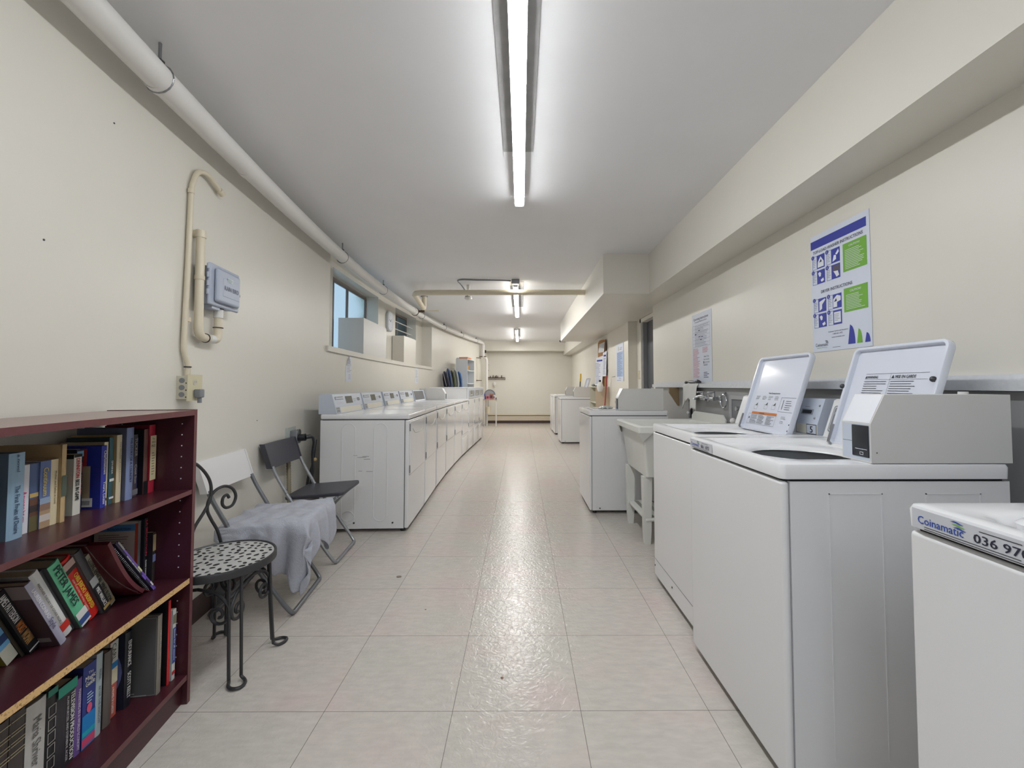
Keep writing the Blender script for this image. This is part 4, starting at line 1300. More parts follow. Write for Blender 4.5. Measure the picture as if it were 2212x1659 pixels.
def big_poster(b, o, w_, h):
    PB = tint((52, 62, 158), .4); PG = tint((116, 176, 62), .4); PW = tint((226, 230, 238), .5); IN = tint((44, 46, 72))
    P = lambda x0, x1, y0, y1, m, l_=.0006: b.prect(o, AX, AZ, x0 * w_, x1 * w_, y0 * h, y1 * h, m, l_)
    P(.0, .955, .885, .955, PB)
    b.text('TOP-LOAD WASHER INSTRUCTIONS', o, AX, AZ, .045 * w_, .840 * h, .016, IN, w=.86 * w_, bold=.0005)
    b.text('DRYER INSTRUCTIONS', o, AX, AZ, .185 * w_, .490 * h, .016, IN, w=.54 * w_, bold=.0005)

    def panel(x, y, num, dark=False):
        b.frame(o, AX, AZ, x * w_, (x + .235) * w_, y * h, (y + .115) * h, .0018, PB)
        P(x + .085, x + .235, y, y + .115, PB, .0009)
        b.lines(o, AX, AZ, (x + .012) * w_, (x + .075) * w_, (y + .02) * h, (y + .09) * h, 5, IN, .18, seed=int(num) + 5)
        b.ppoly(o, AX, AZ, [((x + .01) * w_ + .011 * math.cos(a), (y + .108) * h + .011 * math.sin(a)) for a in [2 * PI * k / 16 for k in range(16)]], PB, .0012)
        b.text(num, o, AX, AZ, (x + .01) * w_, (y + .108) * h - .005, .010, PW, lift=.0016, center=True)
        X0, Y0, X1, Y1 = (x + .095) * w_, (y + .01) * h, (x + .225) * w_, (y + .105) * h
        return X0, Y0, X1, Y1

    def shape(q, pts, m=PW, l_=.0014):
        X0, Y0, X1, Y1 = q
        b.ppoly(o, AX, AZ, [(X0 + (X1 - X0) * u, Y0 + (Y1 - Y0) * v) for u, v in pts], m, l_)
    hand = [(.1, .85), (.35, .95), (.55, .8), (.5, .55), (.3, .5), (.2, .65)]
    coin = [(.45, .2), (.85, .35), (.95, .1), (.6, .0)]
    bx = [(.05, .0), (.95, .0), (.95, .45), (.5, .95), (.1, .5)]
    for (x, y, n_) in ((.03, .705, '1'), (.30, .705, '2'), (.03, .575, '3'), (.30, .575, '4')):
        q = panel(x, y, n_)
        if n_ == '1': shape(q, bx); shape(q, [(.3, .4), (.7, .45), (.55, .7)], IN, .0018)
        if n_ == '2': shape(q, [(.5, .6), (.9, .95), (1, .7), (.7, .5)]); shape(q, [(.1, .0), (.6, .15), (.6, .5), (.3, .55)])
        if n_ == '3': shape(q, hand); shape(q, coin)
        if n_ == '4': shape(q, [(.1, .5), (1, .5), (1, 1), (.1, 1)], tint((90, 84, 100)), .0012); shape(q, [(.2, .55), (.8, .5), (.95, .1), (.6, .0), (.4, .3)])
    for (x, y, n_) in ((.04, .335, '1'), (.31, .335, '2'), (.04, .205, '3'), (.31, .205, '4')):
        q = panel(x, y, n_)
        if n_ == '1': shape(q, [(.1, .0), (.5, .15), (.5, .5), (1, .9), (.9, 1), (.1, .8)])
        if n_ == '2': shape(q, [(.0, .0), (.5, .0), (.5, .4), (1, .5), (1, .85), (.5, 1), (.0, .7)]); shape(q, [(.1, .45), (.5, .5), (.4, .75)], IN, .0018)
        if n_ == '3': shape(q, hand); shape(q, coin)
        if n_ == '4': shape(q, [(.05, .05), (.95, .05), (.95, .95), (.05, .95)]); b.lines(o, AX, AZ, q[0] + .006, q[2] - .006, q[1] + .01, q[3] - .01, 5, IN, .2, .0018, seed=9)
    for (y0, y1) in ((.60, .82), (.285, .47)):
        P(.585, .955, y0, y1, PG)
        b.text('CAUTION!', o, AX, AZ, .77 * w_, (y1 - .035) * h, .010, PW, lift=.0012, center=True, bold=.0004)
        b.lines(o, AX, AZ, .62 * w_, .93 * w_, (y0 + .015) * h, (y1 - .05) * h, int((y1 - y0) * 56), PW, .28, .0012, seed=int(y0 * 100))
    b.text('Customer Service and Assistance', o, AX, AZ, .30 * w_, .150 * h, .0075, IN, w=.34 * w_)
    b.text('1-800-561-1972', o, AX, AZ, .38 * w_, .128 * h, .0075, IN, w=.17 * w_)
    b.text('www.coinamatic.com', o, AX, AZ, .36 * w_, .103 * h, .0075, IN, w=.22 * w_)
    b.text('Coinamatic', o, AX, AZ, .055 * w_, .045 * h, .018, IN, w=.235 * w_)
    swoosh(b, o, AX, AZ, .235 * w_, .088 * h, .022, IN, IN)
    b.text('Laundry Solutions', o, AX, AZ, .085 * w_, .030 * h, .005, tint((116, 176, 62), .4), w=.19 * w_)
    b.lines(o, AX, AZ, .37 * w_, .58 * w_, .022 * h, .030 * h, 1, IN, .3)

    def sail(x, y, ww, hh, m):
        L_ = [(x + ww * .15 * math.sin(k / 10 * PI) * 0 + ww * (.15 + .30 * (k / 10)), y + hh * k / 10) for k in range(11)]
        R_ = [(x + ww * (.95 - .60 * (k / 10) ** 2.2), y + hh * k / 10) for k in range(11)]
        b.ppoly(o, AX, AZ, [(x * 1.0, y)] + [(x + ww * (.30 * (k / 10)), y + hh * k / 10) for k in range(1, 11)] + [(x + ww * (.30 + .62 * (1 - (k / 10) ** 2) ** .5 * 1.0), y + hh * k / 10) for k in range(9, -1, -1)], m, .0008)
    sail(.635 * w_, .035 * h, .125 * w_, .150 * h, PB)
    sail(.775 * w_, .035 * h, .09 * w_, .110 * h, PG)
    sail(.895 * w_, .035 * h, .085 * w_, .072 * h, PB)


wallposter('instruction_poster', 'large blue and green poster with top-load washer and dryer instructions', 'poster', 2.250, 1.326, .383, .618, big_poster)


def op_sheet(b, o, w_, h):
    IN = tint((54, 58, 100)); RD = tint((196, 70, 80))
    b.text('Operating Instructions', o, AX, AZ, .09 * w_, .905 * h, .024, IN, w=.76 * w_)
    b.text('Coin-operated Washers and Dryers', o, AX, AZ, .16 * w_, .868 * h, .012, IN, w=.62 * w_)
    b.frame(o, AX, AZ, .05 * w_, .92 * w_, .505 * h, .83 * h, .0014, IN)
    for k_ in range(1, 6): b.prect(o, AX, AZ, .05 * w_, .92 * w_, (.505 + .325 * k_ / 6) * h, (.505 + .325 * k_ / 6) * h + .001, IN)
    b.lines(o, AX, AZ, .16 * w_, .88 * w_, .51 * h, .825 * h, 15, IN, .2, seed=2)
    for (x_, y_) in ((.35, .74), (.16, .69), (.36, .645), (.50, .64), (.44, .60)): b.prect(o, AX, AZ, x_ * w_, (x_ + .09) * w_, y_ * h, (y_ + .012) * h, IN, .0012)
    b.lines(o, AX, AZ, .05 * w_, .42 * w_, .05 * h, .49 * h, 24, RD, .3, seed=3)
    b.lines(o, AX, AZ, .55 * w_, .92 * w_, .41 * h, .49 * h, 5, RD, .3, seed=4)
    b.text('Smart City', o, AX, AZ, .62 * w_, .345 * h, .014, IN, w=.24 * w_)
    b.text('Smart Laundry', o, AX, AZ, .60 * w_, .305 * h, .012, IN, w=.28 * w_)
    b.text('coinamatic', o, AX, AZ, .65 * w_, .265 * h, .012, IN, w=.24 * w_)
    b.ppoly(o, AX, AZ, [(.61 * w_ + .008 * math.cos(a), .272 * h + .012 * math.sin(a)) for a in [2 * PI * k / 12 for k in range(12)]], IN)
    b.lines(o, AX, AZ, .60 * w_, .88 * w_, .22 * h, .25 * h, 2, IN, .35, seed=7)
    b.lines(o, AX, AZ, .60 * w_, .86 * w_, .05 * h, .14 * h, 4, IN, .35, seed=8)


wallposter('instruction_sheet', 'tall white Operating Instructions sheet with red and blue print above the ledge', 'sign', 3.845, 1.186, .395, .600, op_sheet)


def blue_sheet(b, o, w_, h):
    IN = tint((60, 70, 110)); LB = tint((170, 190, 224), .5)
    b.prect(o, AX, AZ, .1 * w_, .93 * w_, .12 * h, .78 * h, LB)
    b.lines(o, AX, AZ, .14 * w_, .9 * w_, .13 * h, .77 * h, 26, IN, .25, .0012, seed=1)
    b.ppoly(o, AX, AZ, [(.33 * w_ + .03 * math.cos(a), .87 * h + .04 * math.sin(a)) for a in [2 * PI * k / 14 for k in range(14)]], tint((190, 186, 176)))
    b.text('coinamatic', o, AX, AZ, .55 * w_, .87 * h, .018, IN, w=.3 * w_)
    b.lines(o, AX, AZ, .5 * w_, .9 * w_, .82 * h, .86 * h, 1, IN, .3)
    b.text('Kerr', o, AX, AZ, .40 * w_, .07 * h, .018, IN, w=.25 * w_) if False else b.lines(o, AX, AZ, .38 * w_, .68 * w_, .06 * h, .10 * h, 2, IN, .3)
    b.lines(o, AX, AZ, .1 * w_, .93 * w_, .02 * h, .035 * h, 1, IN, .5)
    b.prect(o, AX, AZ, w_ * .985, w_, 0, h, BLACKP, .0012)


wallposter('rules_sheet', 'framed pale blue printed sheet on the wall beyond the door recess', 'sign', 6.93, 1.22, .50, .595, blue_sheet)

# ------------------------------------------------------------------ cork board, shelf and broom at the far right
root = thing('notice_board', 'long brown cork board standing against the far right wall behind hanging papers', 'board', (XR - .004, 8.42, .80), -PI / 2)
b = MB(); n_ = 8
ls = []
for i in range(n_ + 1):
    t = i / n_; off = -.015 - .05 * math.sin(PI * t) * 0.6
    x_ = .74 * t
    ls.append([(x_, off, 0), (x_, off - .012, 0), (x_, off - .012, 1.19 + .02 * math.sin(PI * t)), (x_, off, 1.19 + .02 * math.sin(PI * t))])
b.loops(ls, CORK, True, True); b.build('board_panel', root)
for i, (p0, p1, z0_, z1_, lab) in enumerate((((1.435, 7.86), (1.500, 7.66), 1.76, 1.95, 'clear crumpled sheet pinned high on the cork board'), ((1.395, 7.95), (1.485, 7.70), 1.155, 1.70, 'long white printed notice hanging off the cork board'), ((1.475, 7.72), (1.523, 7.60), 1.32, 1.78, 'white sheet tucked behind the long notice on the cork board'))):
    ww = math.hypot(p1[0] - p0[0], p1[1] - p0[1]); hh = z1_ - z0_
    r2 = thing('pinned_paper', lab, 'paper', (p0[0], p0[1], z0_), math.atan2(p1[1] - p0[1], p1[0] - p0[0]), None)
    b = MB(); sk = -.03 if i == 1 else 0
    b.add([(sk, 0, 0), (ww + sk, -.0, .0), (ww, .02, hh), (0, .02, hh - .03)], [(0, 1, 2, 3)], PAPER if i != 0 else mat('clear_sheet', (200, 204, 206), .2))
    if i != 0:
        b.lines((sk, -.002, 0), AX, (-.03 * (i == 1), .02, hh), .03, ww * .85, .03, hh - .12, 16, tint((120, 124, 160)), .3, .0, seed=i)
        b.prect((0, -.001, 0), AX, (0, .02, hh), .03, ww * .85, hh - .10, hh - .07, tint((60, 70, 150)), .001)
    b.build('sheet', r2, False)
SHC = mat('shelf_paint', (208, 206, 190), .45)
root = thing('wall_shelf_unit', 'narrow cream shelf unit below the cork board at the far right', 'shelf', (1.32, 7.50, 0))
b = MB(); b.box(0, .235, 0, .016, 0, 1.12, mat('shelf_side', (204, 186, 162), .5)); b.build('side_panel', root, False)
b = MB(); b.box(0, .235, .60, .616, 0, 1.12, SHC); b.build('side_panel', root, False)
for z in (.05, .45, .84, 1.12):
    b = MB(); b.box(0, .235, -.002 if z > 1 else .016, .60 if z < 1 else .62, z, z + .016, SHC); b.build('shelf', root, False)
b = MB(); b.box(.22, .235, .016, .60, .06, 1.12, SHC); b.build('back_panel', root, False)
b = MB(); b.sphere((1.37, 8.04, 1.160), .038, GREYP, 1, 1.2, .6); b.sphere((1.41, 8.06, 1.155), .03, GREYP, 1, 1, .6)
tag(b.build('folded_gloves'), 'grey bundle lying on top of the narrow cream shelf unit', 'gloves')
root = thing('broom', 'broom with red handle leaning against the far right wall', 'broom', (1.44, 7.28, 0))
b = MB(); b.tube([(-.06, .0, .05), (.045, .05, 1.34)], .011, mat('red_stick', (160, 60, 58), .4), 10); b.build('handle', root)
b = MB(); b.tube([(.045, .05, 1.33), (.053, .053, 1.42)], .013, BLACKP, 10); b.build('grip', root)
b = MB(); b.prism([(-.17, 0), (.10, 0), (.02, .14), (-.09, .14)], -.03, .03, mat('bristles', (180, 176, 160), .9, bump=.4, bscale=200), 'y'); b.build('bristle_head', root)
root = thing('dust_mop', 'pale string mop head hung beside the red broom handle', 'mop', (1.38, 7.42, 1.10))
b = MB()
for i in range(26):
    a = 2 * PI * i / 26; b.tube(spline([(0, 0, .12), (.03 * math.cos(a), .03 * math.sin(a), .10), (.05 * math.cos(a), .05 * math.sin(a), .03), (.03 * math.cos(a), .03 * math.sin(a), -.05)], 4), .006, RAG, 5)
b.build('strings', root)
b = MB(); b.cyl((0.0, 0, .10), (.0, .0, .15), .02, BLACKP); b.build('socket', root)
root = thing('mop', 'mop with black pole and yellow grip standing behind the far right washers', 'mop', (1.485, 10.9, 0))
b = MB(); b.tube([(-.02, .05, .06), (.055, .1, 1.38)], .014, mat('pole_dark', (56, 66, 60), .4), 10); b.build('pole', root)
b = MB(); b.tube([(.048, .095, 1.26), (.059, .102, 1.46)], .017, mat('yellow_grip', (214, 176, 40), .45), 10); b.build('grip', root)
b = MB(); b.lathe([(.0, .12), (.02, .12), (.045, .04), (.05, 0.0), (0, 0)], (-.02, .045, 0), RAG, 16); b.build('mop_head', root)
b = MB(); b.box(1.548, 1.559, 7.02, 7.25, 1.30, 1.304, GREYP)
tag(b.build('wall_rail', None, False), 'thin grey rail fixed to the wall between the broom and the blue sheet', 'rail')
b = MB(); b.rbox(1.553, 1.5595, 6.98, 7.02, .86, .90, .003, SCREW)
tag(b.build('wall_catch'), 'small dark catch low on the wall beside the broom', 'catch')

# ------------------------------------------------------------------ folding chairs
def folding_chair(label, x, y, rz, plastic, tube, wide=.44):
    """origin: middle of the front foot bar, local -x towards the wall, y along the width"""
    root = thing('folding_chair', label, 'chair', (x, y, 0), rz, None)
    h = wide / 2
    b = MB()
    r = .011

    def hoop(top, kneeb, foot, hw, hw2):
        pts = []
        for s in (-1, 1):
            side = [Vector((top[0], s * hw, top[1]))]
            for kx, kz in kneeb: side.append(Vector((kx, s * hw, kz)))
            fx, fz = foot
            side.append(Vector((fx - .035 * (1 if fx > top[0] else -1), s * hw2, fz + .045)))
            side.append(Vector((fx, s * (hw2 - .035), fz)))
            pts.append(side)
        return spline(pts[0], 5) + spline(list(reversed(pts[1])), 5)
    b.tube(hoop((-.400, .632), [(-.372, .57), (-.315, .47), (-.285, .42)], (0, .012), h - .012, h - .012), r, tube, 10)
    b.build('front_frame', root)
    b = MB()
    b.tube(hoop((-.005, .425), [(-.10, .34)], (-.40, .012), h - .034, h - .034), r, tube, 10)
    b.cyl((-.005, -h + .034, .425), (-.005, h - .034, .425), r, tube, 10)
    b.build('rear_frame', root)
    b = MB()
    ls = []
    for i in range(13):
        t = i / 12 * 2 - 1
        bow = -.008 * (1 - t * t)
        ls.append([(-.415 + bow - .016, t * h, .625 - .005), (-.395 + bow, t * h, .62), (-.445 + bow, t * h, .775), (-.458 + bow - .004, t * h, .775)])
    b.loops(ls, plastic, True, True)
    b.add([], [], plastic)
    for s in (-1, 1):
        b.prism([(-.425, .622), (-.392, .622), (-.442, .776), (-.475, .776)], s * h - .006, s * h + .006, plastic, 'y')
    b.build('backrest', root)
    b = MB()
    lo = roundrect(-.15, 0, .37, wide - .03, .03, 4)
    ls = [[(u, v, z + .012 * ((u + .15) / .185)) for u, v in roundrect(-.15, 0, .37 - 2 * k, wide - .05 - 2 * k, .03 - k * .5, 4)] for k, z in ((.002, .425), (0, .43), (0, .443), (.004, .448), (.03, .449))]
    b.loops(ls, plastic, True, True)
    b.build('seat', root, wn=False)
    for s in (-1, 1):
        b = MB(); b.cyl((-.20, s * (h - .036), .265), (-.20, s * (h - .002), .265), .007, STEEL, 10)
        b.build('pivot', root)
    return root


folding_chair('folding chair with dark grey plastic seat and backrest beside the first dryer', -1.205, 2.965, R(4), CHAIRD, CHAIRTUBE2, .42)
folding_chair('folding chair with white plastic backrest and a grey shirt over its seat', -1.165, 2.365, R(7), CHAIRW, CHAIRTUBE, .44)

# shirt draped over the seat of the white chair
root = thing('grey_shirt', 'light grey jersey shirt draped over the seat of the white-backed folding chair', 'shirt', (-1.165, 2.365, 0), R(7))
b = MB(); nu, nv = 44, 40; vs = []
SX0, SX1, SY0, SY1, SZ = -.335, .04, -.20, .20, .462
rr = random.Random(5)
for j in range(nv + 1):
    for i in range(nu + 1):
        # flat cloth coordinates: u across x (front is +), v across y (camera side is -)
        U = -.36 + .60 * i / nu
        V = -.47 + .68 * j / nv
        ex = max(0, U - SX1); ey = max(0, SY0 - V); ey2 = max(0, V - SY1)
        x_ = min(U, SX1); y_ = max(min(V, SY1), SY0)
        drop = 0
        fold = .019 * math.sin(V * 46 + 1.3 * math.sin(U * 9)) + .008 * math.sin(V * 83)
        fold2 = .020 * math.sin(U * 40 + 1.1 * math.sin(V * 8)) + .008 * math.sin(U * 77 + 1)
        if ey > 0:
            reach = .30 * (0.55 + .45 * math.sin((U + .36) / .60 * PI * .62)) / .27
            lim = .07 + .26 * max(0, min(1, (U + .34) / .38)) ** 1.3
            e = ey / .27 * lim * (1 + .10 * math.sin(U * 55) + .05 * math.sin(U * 131))
            drop += e; y_ -= .018 + min(e, .05) * .4 + fold2 * min(1, e * 8)
        if ex > 0:
            lim = .20 + .05 * math.sin(V * 22)
            e = ex / .20 * lim * (1 + .08 * math.sin(V * 61))
            drop = max(drop, e) if ey > 0 else e
            x_ += .018 + min(e, .05) * .4 + fold * min(1, e * 8)
        if ey2 > 0: drop += ey2 * .6; y_ += .008
        z_ = SZ + .004 + .006 * math.sin(V * 37 + U * 11) * math.sin(U * 21) + .004 * math.sin(U * 60 + V * 20 + 2 * math.sin(V * 30)) + .003 * math.sin(V * 95 + 3 * math.sin(U * 12)) - drop
        z_ += .012 * ((x_ + .15) / .185)
        vs.append((x_, y_, max(z_, .10)))
fs = [(j * (nu + 1) + i, j * (nu + 1) + i + 1, (j + 1) * (nu + 1) + i + 1, (j + 1) * (nu + 1) + i) for j in range(nv) for i in range(nu)]
b.add(vs, fs, CLOTH)
o = b.build('fabric', root, angle=80)
md = o.modifiers.new('s', 'SOLIDIFY'); md.thickness = .003; md.offset = 1
md = o.modifiers.new('ss', 'SUBSURF'); md.levels = 1; md.render_levels = 1

# bag on the floor behind the chair
root = thing('tote_bag', 'small dark grey bag with a loop handle on the floor behind the white-backed chair', 'bag', (-1.600, 2.31, 0), .12)
b = MB(); ls = []
for z_, s_ in ((0.002, .9), (.08, 1.0), (.17, .85), (.24, .55)):
    ls.append([(u * s_, v * s_, z_) for u, v in roundrect(0, 0, .042, .15, .02, 5)])
b.loops(ls, mat('bag_cloth', (98, 98, 102), .8, bump=.1), True, True); b.build('bag_body', root)
b = MB(); b.tube(spline([(0, -.03, .23), (.0, -.035, .30), (.0, .0, .335), (.0, .035, .30), (0, .03, .23)], 5), .006, mat('bag_handle', (130, 122, 100), .7), 6); b.build('handle', root)

# ------------------------------------------------------------------ wrought iron chair
SR, SZ0 = .195, .43
root = thing('iron_chair', 'wrought iron chair with round perforated seat and scrolled legs beside the bookcase', 'chair', (-1.255, 1.812, 0), R(-16))
# perforated seat: plate with flat dark ovals laid on it as the shade in its holes
b = MB()
b.lathe([(0.0, SZ0 - .006), (SR - .004, SZ0 - .006), (SR - .004, SZ0 - .0005), (0.0, SZ0 + .002)], (0, 0, 0), IRON_SEAT, 64)
rr = random.Random(11); placed = []
tries = 0
HOLE_DARK = mat('hole_shade', (26, 26, 28), .8)
while len(placed) < 135 and tries < 9000:
    tries += 1
    a = rr.uniform(0, 2 * PI); q = (SR - .018) * rr.random() ** .5
    p = (q * math.cos(a), q * math.sin(a))
    if all((p[0] - s[0]) ** 2 + (p[1] - s[1]) ** 2 > .0275 ** 2 for s in placed):
        placed.append(p)
for p in placed:
    ra = rr.uniform(.0085, .0125); rb = ra * rr.uniform(.5, .72); ang = rr.uniform(0, PI)
    pts = [(p[0] + ra * math.cos(t) * math.cos(ang) - rb * math.sin(t) * math.sin(ang), p[1] + ra * math.cos(t) * math.sin(ang) + rb * math.sin(t) * math.cos(ang)) for t in [2 * PI * k / 10 for k in range(10)]]
    zq = SZ0 + .0021 - .0025 * math.hypot(*p) / SR
    b.add([(u, v, zq + .0008) for u, v in pts], [tuple(range(10))], HOLE_DARK)
b.build('seat', root)
b = MB()
b.loops([[(r_ * math.cos(2 * PI * k / 64), r_ * math.sin(2 * PI * k / 64), z_) for k in range(64)] for r_, z_ in ((SR - .006, SZ0 + .001), (SR - .003, SZ0 + .005), (SR + .003, SZ0 + .004), (SR + .005, SZ0), (SR + .005, SZ0 - .024), (SR, SZ0 - .027), (SR - .004, SZ0 - .024), (SR - .006, SZ0 + .001))], IRON)
b.build('seat_rim', root)


def spiral(c, r0, r1, a0, turns, n=28):
    """in-plane coordinates (u, v)"""
    out = []
    for i in range(n + 1):
        t = i / n; a = R(a0) + turns * 2 * PI * t; r_ = r0 + (r1 - r0) * t
        out.append((c[0] + r_ * math.cos(a), c[1] + r_ * math.sin(a)))
    return out


LR = .190
for k_, a in enumerate((-24, 54, 141, -124)):
    a = R(a); u = Vector((math.cos(a), math.sin(a), 0)); t = Vector((-math.sin(a), math.cos(a), 0)); Zv = Vector((0, 0, 1))
    P = lambda r_, s_, z_: u * r_ + t * s_ + Zv * z_
    b = MB()
    g = .021
    pts = [P(LR - .02, -g, SZ0 - .01), P(LR - .012, -g, .25), P(LR, -g, .04), P(LR + .004, -g, .018), P(LR + .02, -g - .006, .008), P(LR + .045, -g, .008), P(LR + .058, 0, .008), P(LR + .045, g, .008), P(LR + .02, g + .006, .008), P(LR + .004, g, .018), P(LR, g, .04), P(LR - .012, g, .25), P(LR - .02, g, SZ0 - .01)]
    b.tube(spline(pts, 4), .0062, IRON, 8)
    b.build('leg', root)
# scrolled braces between neighbouring legs
for k_, a in enumerate((15, 97.5, 188.5, -74)):
    a = R(a); u = Vector((math.cos(a), math.sin(a), 0)); t = Vector((-math.sin(a), math.cos(a), 0)); Zv = Vector((0, 0, 1))
    RB = .130
    P = lambda s_, z_: u * RB + t * s_ + Zv * z_
    b = MB()
    arcp = [(-.118, .27), (-.105, .315), (-.07, .345), (0, .358), (.07, .345), (.105, .315), (.118, .27)]
    for sgn in (-1, 1):
        sp = spiral((sgn * .082, .262), .040, .010, 0 if sgn > 0 else 180, -1.25 * sgn, 26)
        half = [p for p in arcp if p[0] * sgn >= 0]
        half = half if sgn > 0 else half[::-1]
        b.tube(spline([P(*p) for p in half[:-1] + [(sgn * .122, .29)]] + [P(*p) for p in sp[0:]], 2), .0062, IRON, 8)
    b.build('scroll_brace', root)
# backrest in the plane behind the seat
b = MB()
BX = -.195


def BP(k_, z_): return (BX - .10 * max(0, z_ - .43) * .35, k_, z_)
for s in (-1, 1):
    b.tube(spline([BP(0, .815), BP(s * .04, .80), BP(s * .085, .745), BP(s * .105, .69), BP(s * .10, .63), BP(s * .075, .585), BP(s * .03, .525), BP(s * .012, .47), BP(s * .010, .42)], 5), .0068, IRON, 8)
    inner = [BP(s * .155, .41), BP(s * .135, .48), BP(s * .105, .54), BP(s * .088, .585), BP(s * .095, .63), BP(s * .125, .665), BP(s * .17, .675), BP(s * .21, .655), BP(s * .228, .615), BP(s * .212, .578), BP(s * .180, .572), BP(s * .160, .592), BP(s * .163, .622), BP(s * .182, .632), BP(s * .193, .615)]
    b.tube(spline(inner, 5), .0068, IRON, 8)
b.build('backrest', root)

# ------------------------------------------------------------------ outlet, plug and cords behind the chairs
root = thing('wall_socket', 'grey round power socket box on the left wall above the dark folding chair', 'outlet', (wx(3.22), 3.22, .765), -wang(3.22))
b = MB(); b.rbox(.001, .05, -.04, .04, -.05, .05, .006, GREYP); b.cyl((.04, 0, .03), (.055, 0, .03), .028, STEEL)
b.build('socket_body', root)
b = MB(); b.box(.0008, .0015, -.11, .06, -.03, .075, mat('bare_plaster', (190, 196, 190), .8, var=.1, scale=40)); b.build('plaster_patch', root, False)
root = thing('power_cord', 'thick black power cord with plug running from the wall socket behind the first dryer', 'cord', (0, 0, 0))
b = MB()
P = lambda y, o_, z: (wx(y) + o_, y, z)
b.tube(spline([P(3.22, .06, .76), P(3.25, .13, .765), P(3.285, .14, .72), P(3.30, .125, .62), P(3.325, .12, .50), P(3.34, .10, .40), P(3.35, .07, .30)], 6), .010, BLACKP, 8)
b.tube(spline([P(3.36, .06, .28), P(3.36, .07, .42), P(3.365, .10, .52), P(3.37, .11, .62), P(3.40, .11, .72)], 6), .010, BLACKP, 8)
b.build('cord', root)
b = MB(); b.tube([P(3.22, .052, .758), P(3.225, .10, .762)], .027, BLACKP, 14); b.tube([P(3.225, .10, .762), P(3.25, .125, .765)], .016, BLACKP, 12)
b.build('plug_head', root)
b = MB(); b.sphere(P(3.37, .115, .57), .02, mat('tape_yellow', (176, 156, 110), .7), 1, 1, .8); b.build('tape', root)
b = MB()
pts = spline([P(3.10, .02, .71), P(3.10, .03, .60), P(3.09, .04, .48), P(3.075, .05, .38), P(3.06, .06, .25), P(3.05, .05, .03)], 12)
b.tube(pts, [.013 + (.0025 if i % 2 else 0) for i in range(len(pts))], mat('flex_conduit', (150, 140, 118), .5, metal=.3), 10)
tag(b.build('flexible_conduit'), 'ribbed tan flexible conduit running down the wall behind the dark folding chair', 'conduit')

# ------------------------------------------------------------------ bookcase
F0 = Vector((-1.210, 1.596, 0))
BD = Vector((.1518, -.9884, 0)); BN = Vector((.9884, .1518, 0))
BRZ = math.atan2(BD.y, BD.x)
BW, BDEP, BT = .82, .285, .017
root = thing('bookcase', 'dark mahogany laminate bookcase full of books against the left wall', 'bookcase', F0, BRZ)
for (x0, x1) in ((0, BT), (BW - BT, BW)):
    b = MB(); b.box(x0, x1, -BDEP, -.0006, 0.0, 1.062, MAHOG); b.box(x0, x1, -.0006, 0, 0, 1.062, MAHOG_E)
    if x0 == 0:
        for yy in (-.04, -.235):
            for i in range(22):
                z = .17 + i * .040
                if abs(z - .44) < .02 or abs(z - .76) < .02: continue
                b.tube([(BT + .0001, yy, z), (BT + .0008, yy, z)], .0024, PAPER, 6)
    b.build('side_panel', root, False)
b = MB(); b.box(BT + .0002, BW - BT - .0002, -BDEP, -.0006, 1.041, 1.060, mat('top_sheen_laminate', (136, 108, 102), .24, var=.1, scale=20, stretch=(1, 10, 10))); b.box(BT + .0002, BW - BT - .0002, -.0006, 0, 1.041, 1.060, MAHOG_E)  # paler than the sides: the glossy reflection is put into its colour
b.build('top', root, False)
for z0, z1, em in ((.753, .769, MAHOG_E), (.430, .449, CHIP), (.086, .105, MAHOG_E)):
    b = MB(); b.box(BT + .0002, BW - BT - .0002, -BDEP + .004, -.0026, z0, z1, MAHOG); b.box(BT + .0002, BW - BT - .0002, -.0026, -.002, z0, z1, em)
    b.build('shelf', root, False)
b = MB(); b.box(BT + .0002, BW - BT - .0002, -.035, -.020, 0.0, .0858, MAHOG); b.build('toe_kick', root, False)
b = MB(); b.box(BT + .0002, BW - BT - .0002, -BDEP - .003, -BDEP, .0, .753, MAHOG); b.build('back_panel', root, False)
b = MB(); b.X = Matrix.Translation(F0) @ Matrix.Rotation(BRZ, 4, 'Z'); b.tube(arc((.73, -.15, 1.0645), .055, 0, 360, 28, 'xy'), .003, mat('lid_brown', (120, 100, 80), .5), 6)
tag(b.build('ring_lid'), 'thin brown ring lying on top of the bookcase near the picture edge', 'ring')


def book(label, s, z0, off, t, h, dep, cover, spine=None, lean=0.0, hard=True, deco=None, face=None, group=None, pages=None, name=None):
    pos = F0 + BD * s - BN * off; pos.z = z0
    root = thing(name or ('hardcover_book' if hard else 'paperback_book'), label, 'book', pos, 0, group)
    root.rotation_euler = (0, -R(lean), BRZ + PI)
    cm = tint(cover, .5); sm = tint(spine or cover, .45)
    th = .0028 if hard else .0012
    th = min(th, t * .3)
    b = MB()
    b.box(0, th, .0006, dep, 0, h, cm); b.box(t - th, t, .0006, dep, 0, h, cm)
    k = 6; bow = min(.0035, t * .12) if hard else .0006
    prof = [(t * i / k, -bow * math.sin(PI * i / k)) for i in range(k + 1)] + [(t, .002), (0, .002)]
    b.prism([(u, v) for u, v in prof], 0, h, sm, 'z')
    o = (0, -bow - .0004, 0)
    if deco: deco(b, o, t, h)
    if face: face(b, (0, dep, 0), dep, h)
    b.build('cover', root, False)
    b = MB(); e = .004 if hard else .0006
    b.box(th, t - th, .003, dep - e, e, h - e, pages or PAGES); b.build('pages', root, False)
    return root


SZv = (0, 0, -1)


